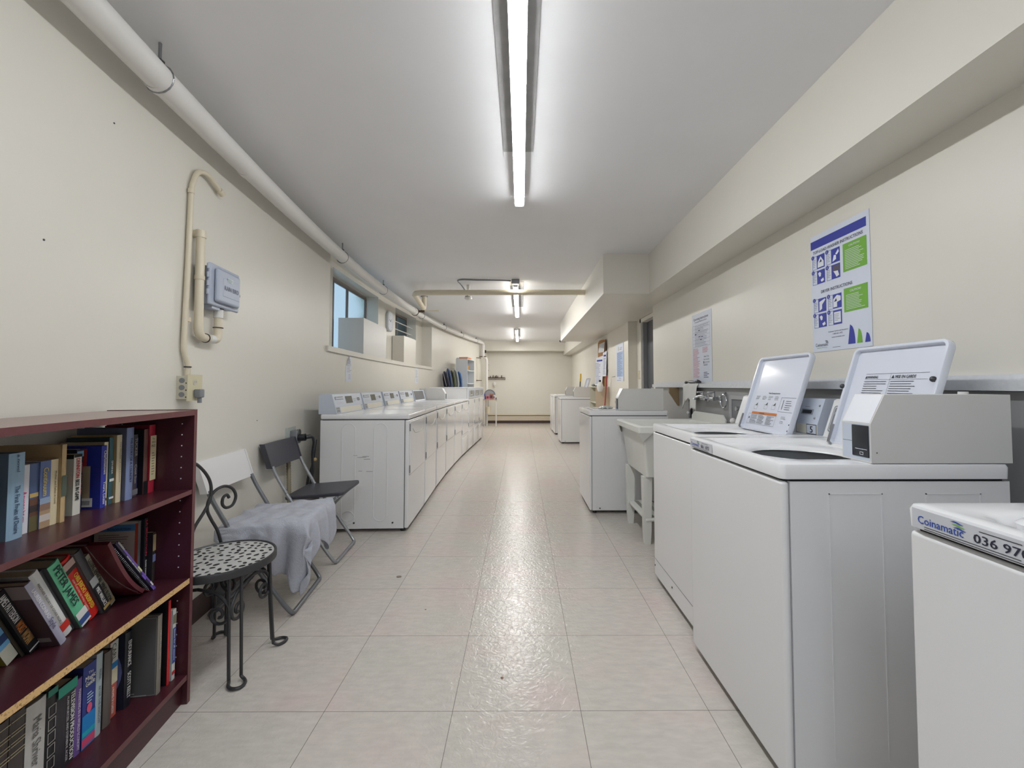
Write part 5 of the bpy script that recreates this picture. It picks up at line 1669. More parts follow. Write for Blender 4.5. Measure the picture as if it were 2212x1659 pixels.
def sp_text(b, o, t, h, s, m, z_top, length, frac=.6, shift=0.0, bold=0.0004):
    """text down the spine: starts at height fraction z_top, given length fraction of h"""
    size = t * frac
    oo = (t * .5 - size * .5 + shift * t, o[1], h * z_top)
    b.text(s, oo, SZv, (1, 0, 0), 0, 0, size, m, w=h * length, bold=bold, lift=.0009)


def sp_band(b, o, t, h, z0, z1, m, lift=.0004):
    b.prect((0, o[1], 0), (1, 0, 0), AZ, 0, t, z0 * h, z1 * h, m, lift)


WH = tint((232, 232, 230)); BK = tint((24, 24, 28)); RDm = tint((196, 38, 44)); YE_ = tint((236, 214, 70)); BLm = tint((44, 80, 170)); GLD = tint((190, 160, 96))
G1, G2, G3 = 'upright books on the top shelf of the bookcase', 'leaning books on the middle shelf of the bookcase', 'books on the bottom shelf of the bookcase'
Z1, Z2, Z3 = .7692, .4492, .1052


def FX(b, dep):  # face frame: origin at back edge seen from the camera, x runs towards the spine
    return (0, -1, 0)


def tx(b, oo, lines_, m, x, z, size, w_):
    for i, s in enumerate(lines_):
        b.text(s, oo, (0, -1, 0), AZ, x, z - i * size * 1.7, size, m, w=w_ if isinstance(w_, float) else w_[i], lift=.0007, bold=.0004)


# --- top shelf
book('dark red hardcover at the left end of the top shelf', .562, Z1, .155, .030, .190, .12, (110, 28, 34), group=G1)
book('tall slate blue hardcover titled The First Fruits, at the left of the top shelf', .530, Z1, .128, .040, .213, .145, (104, 132, 152), (150, 182, 206), deco=lambda b, o, t, h: (sp_text(b, o, t, h, 'The First Fruits of Desire', tint((60, 80, 110)), .62, .55, .30), sp_text(b, o, t, h, 'a novel', tint((60, 80, 110)), .98, .2, .2)), group=G1)
book('white paperback with pink Anyone lettering on its spine', .488, Z1, .142, .028, .176, .11, (226, 226, 234), hard=False, deco=lambda b, o, t, h: (sp_text(b, o, t, h, 'Anyone', tint((206, 60, 130)), .62, .26, .5), sp_text(b, o, t, h, 'but you', tint((206, 60, 130)), .34, .16, .4)), group=G1)
book('brown and blue worn paperback right of the white Anyone book', .459, Z1, .142, .023, .176, .11, (96, 88, 80), (88, 108, 150), hard=False, deco=lambda b, o, t, h: (sp_band(b, o, t, h, 0, .22, tint((104, 96, 62))), sp_band(b, o, t, h, .22, .48, tint((104, 70, 54))), sp_band(b, o, t, h, .50, .56, tint((210, 180, 110))), sp_band(b, o, t, h, .28, .38, tint((60, 50, 52)), .0008)), group=G1)
book('thick paperback with yellow title on a blue spine and a painted crowd below', .436, Z1, .138, .030, .178, .11, (120, 130, 160), (98, 118, 168), hard=False, deco=lambda b, o, t, h: (sp_band(b, o, t, h, 0, .44, tint((178, 150, 120))), sp_band(b, o, t, h, .1, .2, tint((206, 196, 190)), .0006), sp_band(b, o, t, h, .26, .36, tint((150, 120, 104)), .0006), sp_band(b, o, t, h, .36, .45, tint((150, 170, 196)), .0006), sp_text(b, o, t, h, 'Continuum', tint((220, 196, 80)), .90, .42, .5)), group=G1)
book('cream hardcover with curved worn spine in front of the tall tan book', .4045, Z1, .139, .022, .178, .12, (200, 178, 140), (226, 212, 176), deco=lambda b, o, t, h: sp_text(b, o, t, h, 'Mother and Father in Love', tint((120, 100, 70)), .82, .5, .25), group=G1)
book('tall tan hardcover with a dark green label on its spine', .3815, Z1, .132, .014, .216, .15, (190, 164, 122), (204, 176, 130), deco=lambda b, o, t, h: sp_band(b, o, t, h, .33, .60, tint((84, 96, 84))), group=G1)
book('green and white slim paperback right of the tall tan book', .366, Z1, .156, .020, .165, .11, (132, 160, 88), (214, 222, 216), hard=False, deco=lambda b, o, t, h: (sp_band(b, o, t, h, .7, 1, tint((120, 160, 130))), sp_text(b, o, t, h, 'collected', tint((70, 96, 90)), .62, .45, .4)), group=G1)
book('black paperback with a red figure on its spine, left of the thick grey-white book', .345, Z1, .170, .025, .168, .11, (38, 40, 50), hard=False, deco=lambda b, o, t, h: (sp_text(b, o, t, h, 'S', RDm, .86, .08, .6), sp_band(b, o, t, h, .55, .68, tint((200, 60, 62)), .0008)), group=G1)
book('thick grey-white paperback with red and black lettering and black top band', .316, Z1, .153, .026, .178, .12, (206, 204, 194), (222, 220, 210), hard=False,
     deco=lambda b, o, t, h: (sp_text(b, o, t, h, 'DENNITON', RDm, .93, .32, .5, bold=.0008), sp_text(b, o, t, h, 'BESS IN GAME', BK, .58, .34, .5, bold=.0008), sp_band(b, o, t, h, .95, 1, BK)),
     face=lambda b, oo, dep, h: (b.prect(oo, (0, -1, 0), AZ, 0, dep, h * .93, h * 1.0, BK, .0005), b.text('DE', oo, (0, -1, 0), AZ, dep * .25, h * .60, .010, RDm, lift=.0006), b.lines(oo, (0, -1, 0), AZ, dep * .2, dep * .7, h * .2, h * .85, 9, BK, .12, seed=5)), group=G1)
book('dark blue paperback with red block lettering on its spine', .2885, Z1, .168, .023, .189, .11, (30, 34, 56), hard=False, deco=lambda b, o, t, h: (sp_text(b, o, t, h, 'PETER BENCHLEY', tint((200, 60, 84)), .78, .5, .7, bold=.0008), sp_band(b, o, t, h, .88, .97, tint((120, 160, 190)), .0006)), group=G1)
book('royal blue hardcover with tan label and barcode on its cover', .2415, Z1, .136, .020, .193, .13, (40, 52, 150), (52, 62, 166), deco=lambda b, o, t, h: (sp_text(b, o, t, h, 'Charlottetown', WH, .92, .38, .5), sp_text(b, o, t, h, 'Yours, Louise', WH, .42, .36, .5)),
     face=lambda b, oo, dep, h: (b.prect(oo, (0, -1, 0), AZ, dep * .45, dep * .78, h * .17, h * .68, tint((182, 164, 134)), .0005), b.prect(oo, (0, -1, 0), AZ, dep * .45, dep * .70, h * .68, h * .96, tint((186, 62, 56)), .0005), b.prect(oo, (0, -1, 0), AZ, dep * .42, dep * .84, h * .03, h * .17, WH, .0007), [b.prect(oo, (0, -1, 0), AZ, dep * (.46 + i * .028), dep * (.472 + i * .028), h * .06, h * .13, BK, .0009) for i in range(12)]), group=G1)
book('slim cream hardcover right of the royal blue one', .2165, Z1, .147, .016, .201, .12, (176, 166, 140), (228, 216, 180), deco=lambda b, o, t, h: sp_band(b, o, t, h, .08, .12, tint((90, 80, 60))), group=G1)
book('dark teal hardcover with white spine lettering', .199, Z1, .145, .018, .214, .12, (38, 52, 58), (58, 96, 106), deco=lambda b, o, t, h: (sp_text(b, o, t, h, 'SPHINX', WH, .65, .2, .4), sp_band(b, o, t, h, .34, .38, WH), sp_band(b, o, t, h, .08, .11, WH)), group=G1)
book('cream hardcover with tan cover left of the tall slate blue volume', .1785, Z1, .138, .021, .219, .13, (186, 160, 112), (222, 208, 176), deco=lambda b, o, t, h: sp_text(b, o, t, h, 'The Wealth of Old Houses', tint((150, 140, 120)), .9, .6, .25), group=G1)
book('tallest slate blue hardcover with dark spine lettering, right of the cream one', .1535, Z1, .127, .031, .240, .145, (90, 96, 118), (132, 146, 186), deco=lambda b, o, t, h: sp_text(b, o, t, h, 'THE STORY OF A COUNTRY', tint((40, 46, 76)), .86, .62, .32), group=G1)
book('dark brown hardcover with grey serif lettering', .1105, Z1, .138, .024, .212, .13, (50, 46, 52), (72, 66, 74), deco=lambda b, o, t, h: (sp_text(b, o, t, h, 'TUCKER', tint((180, 172, 168)), .95, .3, .5), sp_text(b, o, t, h, 'Cool Sun', tint((180, 172, 168)), .52, .3, .4), sp_band(b, o, t, h, .03, .12, tint((120, 120, 124)))), group=G1)
book('thin bright blue book between the dark brown and the black portrait book', .0855, Z1, .144, .010, .198, .12, (52, 64, 140), hard=False, group=G1)
book('black hardcover with a hand and face pictured on its cover', .0735, Z1, .127, .020, .227, .14, (24, 24, 30), (110, 76, 70), deco=lambda b, o, t, h: sp_band(b, o, t, h, 0, .2, BK),
     face=lambda b, oo, dep, h: (b.ppoly(oo, (0, -1, 0), AZ, [(dep * .72 + .016 * math.cos(a), h * .26 + .019 * math.sin(a)) for a in [2 * PI * k / 14 for k in range(14)]], tint((178, 130, 124)), .0006), b.prect(oo, (0, -1, 0), AZ, dep * .72, dep * .80, h * .80, h * .86, tint((220, 206, 120)), .0006)), group=G1)
book('tall crimson hardcover with cream spine panel at the right end of the top shelf', .0515, Z1, .125, .030, .240, .14, (128, 20, 46), (178, 40, 62),
     deco=lambda b, o, t, h: (sp_band(b, o, t, h, .18, .84, tint((226, 212, 172))), b.text('The', (0, o[1], 0), AX, AZ, t * .5, h * .78, .006, BK, center=True), b.text('VENICE', (0, o[1], 0), AX, AZ, t * .5, h * .73, .007, BK, w=t * .7, center=False) if False else b.text('VENUS', (0, o[1], 0), AX, AZ, t * .18, h * .73, .007, BK, w=t * .64, lift=.001), b.text('PRIZE', (0, o[1], 0), AX, AZ, t * .18, h * .67, .009, tint((90, 80, 80)), w=t * .64, lift=.001), b.lines((0, o[1], 0), AX, AZ, t * .25, t * .8, h * .25, h * .6, 9, tint((120, 110, 100)), .25, .001)), group=G1)

# --- middle shelf, leaning books (tops lean towards the camera)
book('yellow-green paperback with a pale blue cover picture at the left of the leaning row', .4860, Z2, .152, .030, .185, .11, (176, 172, 70), (206, 206, 190), 27.5, False, lambda b, o, t, h: (sp_band(b, o, t, h, .26, .62, tint((110, 172, 214))), sp_band(b, o, t, h, .34, .46, tint((40, 66, 110)), .0008), sp_band(b, o, t, h, .62, .8, WH), sp_text(b, o, t, h, 'WALKERTON', tint((30, 120, 180)), .99, .34, .5)), group=G2)
book('dark speckled thin paperback left of the black thriller', .4515, Z2, .150, .008, .19, .11, (58, 54, 44), None, 27.5, False, group=G2)
book('black thriller with silver top lettering and orange lower lettering, leaning at the left', .4415, Z2, .139, .028, .215, .12, (30, 30, 34), None, 27.5, False, lambda b, o, t, h: (sp_text(b, o, t, h, 'JAMES PATTERSON', WH, .95, .42, .62, bold=.0008), sp_text(b, o, t, h, 'WORST', tint((214, 130, 66)), .50, .15, .7, bold=.0008), sp_text(b, o, t, h, 'WOMAN', tint((206, 160, 100)), .33, .17, .8, bold=.0008), sp_band(b, o, t, h, .04, .06, WH)), group=G2)
book('large brown-covered book with a lavender spine reading Style', .409, Z2, .097, .018, .231, .17, (84, 62, 66), (178, 176, 196), 27.5, True, lambda b, o, t, h: (sp_text(b, o, t, h, 'LAUREN CONRAD', WH, .90, .46, .55), sp_text(b, o, t, h, 'Style', tint((100, 96, 120)), .42, .14, .8)),
     lambda b, oo, dep, h: (b.prect(oo, (0, -1, 0), AZ, 0, dep, h * .80, h, tint((150, 138, 134)), .0005), b.prect(oo, (0, -1, 0), AZ, dep * .5, dep * .92, h * .08, h * .15, tint((150, 140, 136)), .0005)), group=G2)
book('thin pale yellow book right of the lavender spine', .384, Z2, .119, .009, .212, .12, (222, 216, 176), None, 27.5, False, lambda b, o, t, h: sp_text(b, o, t, h, 'THE PETER PRINCIPLE OF TODAY', tint((90, 86, 60)), .80, .6, .5), group=G2)
book('thick white book with a small red square near the foot of its spine', .369, Z2, .120, .026, .240, .14, (214, 214, 210), (222, 222, 222), 27.5, True, lambda b, o, t, h: (sp_text(b, o, t, h, 'ANOTHER THEORY OF OTHER PEOPLE', tint((120, 116, 110)), .86, .66, .25, -.2), sp_band(b, o, t, h, .09, .19, tint((206, 50, 40)))), group=G2)
book('dark grey hardcover squeezed between the white and the mint green book', .3375, Z2, .128, .012, .235, .14, (86, 86, 90), None, 27.5, True, group=G2)
book('mint green hardcover with large dark lettering in the leaning row', .323, Z2, .115, .034, .243, .14, (90, 90, 92), (108, 202, 158), 27.5, True, lambda b, o, t, h: (sp_text(b, o, t, h, 'PETER JAMES', tint((36, 56, 56)), .94, .60, .62, bold=.0012), sp_band(b, o, t, h, .01, .22, WH), sp_band(b, o, t, h, .04, .12, tint((60, 90, 150)), .0008), sp_band(b, o, t, h, .16, .24, tint((60, 60, 70)), .0005) if False else None), group=G2)
book('bright red hardcover with yellow UNDISPUTED lettering in the leaning row', .284, Z2, .122, .036, .236, .14, (190, 36, 34), (214, 38, 32), 27.5, True, lambda b, o, t, h: (sp_text(b, o, t, h, 'CHRIS JERICHO', YE_, .74, .32, .38, .12, .0006), sp_text(b, o, t, h, 'UNDISPUTED', YE_, .39, .25, .38, .12, .0006), sp_text(b, o, t, h, 'HOW TO BECOME THE WORLD CHAMPION', tint((240, 220, 200)), .70, .54, .14, -.26, 0), sp_band(b, o, t, h, .80, .96, tint((60, 44, 40)), .0006), sp_band(b, o, t, h, .86, .95, tint((200, 170, 160)), .0009)), group=G2)
book('dark hardcover with grey top, leaning right of the bright red book', .2425, Z2, .113, .024, .250, .15, (104, 104, 106), (70, 70, 74), 27.5, True, lambda b, o, t, h: (sp_band(b, o, t, h, 0, .42, BK), sp_band(b, o, t, h, .44, .56, tint((170, 172, 172))), sp_text(b, o, t, h, 'MIKE WALLACE', WH, .40, .30, .5, 0, .0008), sp_band(b, o, t, h, .05, .09, GLD, .0008)), group=G2)
book('grey book with CLOSING AMERICAN MIND lettering on its spine', .2155, Z2, .121, .030, .218, .13, (120, 116, 104), (168, 164, 146), 27.5, False, lambda b, o, t, h: (sp_text(b, o, t, h, 'CLOSING AMERICAN', tint((60, 58, 50)), .93, .44, .5, 0, .0006), sp_text(b, o, t, h, 'MIND', tint((60, 58, 50)), .44, .14, .5, 0, .0006), sp_text(b, o, t, h, 'BLOOM', tint((60, 58, 50)), .27, .18, .5, 0, .0006), sp_band(b, o, t, h, .05, .1, GLD)), group=G2)
# sagging maroon album with its grey page block
root = thing('photo_album', 'large maroon ring album sagging against the leaning books', 'book', F0 + BD * .128 - BN * .060 + Vector((0, 0, Z2)), 0, G2)
root.rotation_euler = (0, 0, BRZ + PI)
ALB = mat('album_cover', (92, 30, 40), .28)
b = MB(); n_ = 14


def alb(t, k_):
    x_ = -.168 * t; z_ = .012 + .225 * t - .030 * math.sin(PI * t)
    nx, nz = -.75, -.6
    return (x_ + nx * k_, z_ + nz * k_ * .8)


def slab(b, k0, k1, y0, y1, m, t0=0.0, t1=1.0):
    ls = []
    for i in range(n_ + 1):
        t = t0 + (t1 - t0) * i / n_
        a, c = alb(t, k0), alb(t, k1)
        q = .060 * t
        ls.append([(a[0], y0 + q, a[1]), (a[0], y1, a[1]), (c[0], y1, c[1]), (c[0], y0 + q, c[1])])
    b.loops(ls, m, True, True)


slab(b, .0, .003, 0, .20, ALB); slab(b, .017, .020, .004, .20, ALB, .10, 1.0); slab(b, .003, .017, .0, .004, ALB, .10, 1)
b.build('cover', root)
b = MB(); slab(b, .0035, .0165, .006, .19, mat('album_pages', (168, 158, 150), .8), .14, .98); b.build('pages', root)
root = thing('spiral_notebook', 'black spiral-bound notebook leaning right of the maroon album', 'notebook', F0 + BD * .111 - BN * .074 + Vector((0, 0, Z2)), 0, None)
root.rotation_euler = (0, -R(38.5), BRZ + PI)
b = MB(); b.box(0, .005, .004, .17, 0, .275, BK); b.build('cover', root, False)
b = MB()
for i in range(34): b.tube(arc((.0025, .003, .012 + i * .0076), .0045, 0, 360, 8, 'xy'), .0009, STEEL, 4)
b.build('spiral', root)
for i, (c_, lab, s_) in enumerate((((44, 40, 62), 'dark magazine leaning right of the spiral notebook', .1005), ((112, 84, 170), 'purple magazine at the right end of the leaning row', .0920))):
    book(lab, s_, Z2, .068, .0055, .280, .17, c_, None, 38.5, False, (lambda b, o, t, h: (sp_text(b, o, t, h, 'PRODUCT AND PACKAGING', WH, .74, .34, .7), sp_band(b, o, t, h, .0, .1, tint((120, 100, 190))), sp_band(b, o, t, h, .24, .34, tint((120, 90, 200))))) if i == 0 else (lambda b, o, t, h: (sp_band(b, o, t, h, .85, 1, tint((130, 130, 120))), sp_band(b, o, t, h, .4, .5, tint((214, 214, 160))), sp_band(b, o, t, h, .08, .16, WH))), group=G2, name='magazine')
book('upright cream and blue book with orange edge behind the leaning magazines', .0650, Z2, .142, .013, .226, .135, (206, 192, 170), (104, 104, 108), deco=None,
     face=lambda b, oo, dep, h: (b.prect(oo, (0, -1, 0), AZ, 0, dep * .93, h * .86, h * .96, tint((88, 142, 186)), .0005), b.prect(oo, (0, -1, 0), AZ, dep * .93, dep, 0, h * .97, tint((200, 84, 56)), .0005), b.text('INTRODUCTION', oo, (0, -1, 0), AZ, dep * .30, h * .875, .008, tint((30, 46, 80)), w=dep * .52, lift=.0007, bold=.0004), b.lines(oo, (0, -1, 0), AZ, dep * .1, dep * .82, h * .3, h * .82, 16, tint((120, 90, 80)), .25, .0006)), group='upright books at the right end of the middle shelf')
book('black hardcover with pink LA SEDUCTION spine lettering', .0505, Z2, .132, .0145, .230, .135, (30, 30, 36), None, deco=lambda b, o, t, h: (sp_text(b, o, t, h, 'LA SEDUCTION', tint((226, 76, 104)), .97, .54, .6, 0, .0006), sp_text(b, o, t, h, 'ELAINE SCIOLINO', WH, .36, .27, .5)), group='upright books at the right end of the middle shelf')
book('small black and cream book in the right corner of the middle shelf', .0345, Z2, .115, .015, .175, .12, (40, 38, 40), (60, 56, 52), hard=False, deco=lambda b, o, t, h: (sp_band(b, o, t, h, .62, .95, tint((176, 160, 120)), .0006), sp_band(b, o, t, h, .40, .55, tint((130, 140, 190)), .0006)), pages=tint((216, 206, 180)), group='upright books at the right end of the middle shelf')
# --- bottom shelf
for s_, lab in ((.572, 'dark brown encyclopedia volume with gold bands, outermost on the bottom shelf'), (.534, 'dark brown encyclopedia volume with gold bands next to the grey-white book')):
    book(lab, s_, Z3, .10, .036, .250, .17, (58, 50, 48), (70, 62, 60), deco=lambda b, o, t, h: [sp_band(b, o, t, h, z_, z_ + .006, tint((206, 196, 150)), .0006) for z_ in (.60, .63, .70, .73, .80, .83, .93)], group=G3)
book('thick grey-white book with grey serif lettering on the bottom shelf', .494, Z3, .10, .052, .240, .16, (150, 146, 144), (198, 196, 192), deco=lambda b, o, t, h: (sp_text(b, o, t, h, 'Maria Shriver', tint((110, 108, 108)), .84, .5, .45)), group=G3)
book('black book with teal top and a column of small pale frames on its spine', .441, Z3, .10, .028, .243, .16, (34, 34, 36), (40, 40, 42), deco=lambda b, o, t, h: (sp_band(b, o, t, h, .93, 1, tint((44, 130, 112))), [b.frame((0, o[1], 0), AX, AZ, t * .08, t * .85, h * z_, h * (z_ + .115), .0016, tint((190, 188, 182)), .0008) for z_ in (.15, .29, .43, .57, .71)]), group=G3)
book('black hardcover with white TELEVISION PRODUCTION lettering', .4115, Z3, .10, .058, .228, .17, (36, 36, 40), (48, 46, 52), deco=lambda b, o, t, h: (sp_band(b, o, t, h, .88, 1, tint((52, 160, 136))), sp_text(b, o, t, h, 'TELEVISION PRODUCTION', WH, .86, .80, .22, .28, .0008), sp_text(b, o, t, h, 'ALAN WURTZEL AND STEPHEN R. ACKER', tint((190, 188, 190)), .84, .76, .12, .02)), group=G3)
book('purple hardcover with white spine lettering on the bottom shelf', .352, Z3, .102, .022, .212, .16, (80, 62, 110), (116, 88, 156), deco=lambda b, o, t, h: sp_text(b, o, t, h, 'MARKETING IN A WORLD ECONOMY', tint((216, 206, 226)), .86, .8, .4), group=G3)
book('thick bright blue guide with Magic lettering and a pink sticker', .329, Z3, .10, .045, .232, .17, (44, 50, 110), (44, 62, 140), hard=False, deco=lambda b, o, t, h: (sp_band(b, o, t, h, 0, .40, tint((34, 132, 204))), sp_band(b, o, t, h, .14, .20, tint((40, 170, 190)), .0006), sp_band(b, o, t, h, .02, .12, tint((216, 80, 120)), .0006), b.text('The', (0, o[1], 0), AX, AZ, t * .35, h * .88, .008, WH), b.text('Magic', (0, o[1], 0), AX, AZ, t * .12, h * .81, .014, WH, w=t * .76, bold=.0008, lift=.001), b.text('Guide', (0, o[1], 0), AX, AZ, t * .15, h * .74, .014, WH, w=t * .7, bold=.0008, lift=.001), b.ppoly((0, o[1], 0), AX, AZ, [(t * .5 + .009 * math.cos(a), h * .46 + .014 * math.sin(a)) for a in [2 * PI * k / 14 for k in range(14)]], tint((226, 92, 130)), .0010), b.lines((0, o[1], 0), AX, AZ, t * .3, t * .8, h * .52, h * .66, 4, tint((190, 214, 230)), .4, .001)), group=G3)
book('pale blue-grey hardcover right of the blue Magic guide', .2835, Z3, .10, .022, .242, .16, (150, 158, 162), (176, 190, 196), deco=lambda b, o, t, h: (sp_text(b, o, t, h, 'MONA', tint((120, 134, 146)), .80, .12, .4), sp_text(b, o, t, h, 'AFTER THE SHADOW', tint((110, 124, 136)), .6, .45, .4)), group=G3)
book('worn grey-brown hardcover without lettering on the bottom shelf', .252, Z3, .102, .031, .226, .15, (66, 60, 58), (100, 92, 88), group=G3)
book('paperback with white CARL lettering, blue band and rust red lower spine', .2175, Z3, .112, .032, .236, .14, (190, 180, 160), (188, 92, 76), hard=False, deco=lambda b, o, t, h: (sp_band(b, o, t, h, .72, 1, tint((190, 190, 182))), sp_band(b, o, t, h, .64, .72, tint((28, 116, 178))), sp_band(b, o, t, h, .44, .64, tint((206, 196, 170))), sp_text(b, o, t, h, 'CARL', tint((60, 60, 62)), .97, .22, .5), sp_text(b, o, t, h, 'A PROMISE OF A GARDEN', tint((236, 216, 206)), .40, .34, .3)), group=G3)
book('dark blue hardcover with the curve of the earth, beside the big grey book', .171, Z3, .101, .030, .240, .16, (34, 38, 60), (28, 28, 38), deco=lambda b, o, t, h: (sp_text(b, o, t, h, 'ENDURANCE', WH, .88, .34, .5, 0, .0006), sp_text(b, o, t, h, 'SCOTT KELLY', WH, .46, .34, .5, 0, .0006)),
     face=lambda b, oo, dep, h: (b.ppoly(oo, (0, -1, 0), AZ, [(dep * .62, h * .02)] + [(dep * (.62 + .34 * math.sin(PI * k / 10)), h * (.02 + .95 * k / 10)) for k in range(11)], tint((120, 130, 190)), .0005), b.ppoly(oo, (0, -1, 0), AZ, [(dep * (.66 + .10 * math.cos(a)), h * (.45 + .16 * math.sin(a))) for a in [2 * PI * k / 9 for k in range(9)]], tint((176, 140, 120)), .0008)), group=G3)
book('largest grey cloth hardcover in a torn clear jacket on the bottom shelf', .1165, Z3, .041, .022, .262, .21, (92, 92, 92), (132, 126, 116), deco=lambda b, o, t, h: sp_text(b, o, t, h, 'MACMILLAN CENTENNIAL', tint((190, 184, 172)), .8, .5, .35), face=lambda b, oo, dep, h: (b.frame(oo, (0, -1, 0), AZ, dep * .35, dep * .99, h * .01, h * .985, .002, tint((140, 138, 134)), .0006), b.lines(oo, (0, -1, 0), AZ, dep * .3, dep * .9, h * .0, h * .06, 2, tint((170, 170, 168)), .4, .0007)), group=G3)
book('large black hardcover with a thin red spine and white barcode label', .071, Z3, .036, .012, .290, .21, (20, 20, 24), (206, 40, 44), face=lambda b, oo, dep, h: (b.prect(oo, (0, -1, 0), AZ, dep * .42, dep * .80, h * .02, h * .12, tint((190, 190, 190)), .0006), [b.prect(oo, (0, -1, 0), AZ, dep * (.50 + i * .02), dep * (.51 + i * .02), h * .045, h * .08, BK, .0008) for i in range(10)]), group=G3)
book('slim white paperback with a blue spine panel at the right end of the bottom shelf', .0475, Z3, .035, .017, .246, .19, (206, 206, 204), (216, 216, 214), hard=False, deco=lambda b, o, t, h: (sp_band(b, o, t, h, .24, .74, tint((66, 84, 160))), sp_text(b, o, t, h, 'fitness for all seasons', WH, .72, .44, .4), sp_band(b, o, t, h, .80, .93, tint((130, 130, 110)), .0006), sp_band(b, o, t, h, .08, .13, tint((190, 60, 60)), .0006)), group=G3)

# ------------------------------------------------------------------ far left: shelf unit, ironing boards, table
a_ = -wang(9.9)
root = thing('shelf_unit', 'tall white open shelf unit standing past the last left-hand dryer', 'shelf unit', (-1.215, 9.58, 0), math.atan2(-1, 0) * 0 + math.atan(.13) * -1)
# local x: out of wall (+), y away from the camera
SD, SW, SH = .27, .66, 1.765
SWH = mat('shelf_white', (222, 226, 230), .4)
for y0 in (0, SW - .018):
    b = MB(); b.box(-SD, 0, y0, y0 + .018, 0, SH, SWH); b.build('side_panel', root, False)
b = MB(); b.box(-SD, -SD + .006, .018, SW - .018, 0, SH, SWH); b.build('back_panel', root, False)
for z in (.08, .45, .83, 1.20, 1.50, SH - .018):
    b = MB(); ls = []
    for i in range(9):
        t = i / 8; sag = .014 * math.sin(PI * t) if .3 < z < 1.7 else 0
        yy = .018 + (SW - .036) * t
        ls.append([(-SD + .006, yy, z - sag), (-.002, yy, z - sag), (-.002, yy, z + .016 - sag), (-SD + .006, yy, z + .016 - sag)])
    b.loops(ls, SWH, True, True); b.build('shelf', root, False)


def on_shelf(name, label, cat, lx, ly, z, sx, sy, sz, m, kind='box'):
    r_ = thing(name, label, cat, root_s.matrix_basis @ Vector((lx, ly, z)), root_s.rotation_euler.z)
    b = MB()
    if kind == 'box': b.rbox(-sx / 2, sx / 2, -sy / 2, sy / 2, 0, sz, .004, m)
    else: b.lathe([(sx / 2, 0), (sx / 2, sz * .85), (sx * .3, sz), (0, sz)], (0, 0, 0), m, 12)
    b.build('body', r_)
    return r_


root_s = root
on_shelf('cardboard_box', 'small orange-brown box on the top compartment of the white shelf unit', 'box', -.10, .16, 1.5165, .14, .20, .10, mat('card', (196, 150, 86), .8))
on_shelf('tin', 'small dark patterned tin beside the orange-brown box in the shelf unit', 'tin', -.10, .36, 1.508, .10, .10, .09, mat('tin', (110, 118, 122), .4), 'cyl')
on_shelf('jar', 'small brown jar low in the visible part of the white shelf unit', 'jar', -.10, .10, 1.0, .08, .08, .10, mat('jar_brown', (110, 78, 66), .4), 'cyl') if False else on_shelf('jar', 'small brown jar low in the visible part of the white shelf unit', 'jar', -.08, .12, .848, .09, .09, .30, mat('jar_brown', (110, 78, 66), .4), 'cyl')
on_shelf('folded_packet', 'orange and white packet lying on top of the white shelf unit', 'packet', -.10, .20, SH + .001, .20, .34, .035, mat('packet', (226, 150, 110), .6))
on_shelf('folder', 'thin pale folder lying on the wall side of the top of the shelf unit', 'folder', -.24, .14, SH + .002, .05, .2, .02, PAPER)

cols = [((52, 56, 76), 'dark navy patterned ironing board, leftmost of the leaning group', .03), ((96, 114, 160), 'blue ironing board right of the navy one', .02), ((108, 116, 84), 'olive green ironing board in the middle of the leaning group', .0), ((196, 204, 206), 'white and green striped ironing board behind the pale blue one', -.01), ((92, 132, 196), 'bright blue ironing board, rightmost against the shelf unit', -.04)]
for i, (c_, lab, tl) in enumerate(cols):
    xx = -1.60 + i * .062; yy = 9.05 + .06 * i
    root = thing('ironing_board', lab, 'ironing board', (xx, yy, 1.125), R(32), 'ironing boards leaning together by the white shelf unit')
    h_ = (.335, .40, .36, .385, .34)[i]
    b = MB(); pr = [(-.12, 0), (.12, 0), (.13, h_ * .5), (.09, h_ * .85), (0, h_), (-.09, h_ * .85), (-.13, h_ * .5)]
    b.X = Matrix.Rotation(R(-9 + i * 1.0), 4, 'Y')
    b.prism([(v, z) for v, z in pr], 0, .022, mat('board_cloth_%d' % i, c_, .9, var=.15, scale=30), 'x')
    b.build('board', root, False)
    b = MB(); b.X = Matrix.Rotation(R(-9 + i * 1.0), 4, 'Y')
    b.cyl((-.006, -.05, .02), (-.006, .03, h_ * .95), .006, PIPEW, 8)
    if i in (1, 3): b.cyl((-.006, -.05, h_ + .015), (-.006, .07, h_ + .015), .011, PIPEW, 8)
    b.build('leg', root)

root = thing('plank_table', 'narrow wooden plank table with white metal legs in the far left corner', 'table', (-.74, 12.10, 0))
b = MB(); b.box(-.33, .05, -.14, .14, .745, .765, WOOD); b.build('tabletop', root, False)
for (x_, y_) in ((.03, .11), (0.03, -.11), (-.30, -.11)):
    b = MB(); b.cyl((x_, y_, 0), (x_, y_, .745), .012, PIPEW, 10); b.build('leg', root)
items = [('stack of pink and blue magazines on the plank table', (-.21, -.02), (.09, .12, .12), (206, 128, 140), 3), ('blue magazine standing at the near side of the plank table', (-.29, -.02), (.02, .2, .17), (70, 82, 180), 4), ('brown leaflet slanted over the table pile', (-.10, .00), (.10, .10, .16), (160, 120, 106), -8), ('white booklet at the back of the table pile', (-.02, .0), (.04, .1, .12), (214, 214, 220), -6), ('dark pamphlet near the right end of the plank table', (.03, -.06), (.03, .06, .05), (76, 70, 84), 4), ('pink pamphlet under the pile at the front edge of the plank table', (-.09, -.10), (.16, .05, .02), (206, 150, 158), 0)]
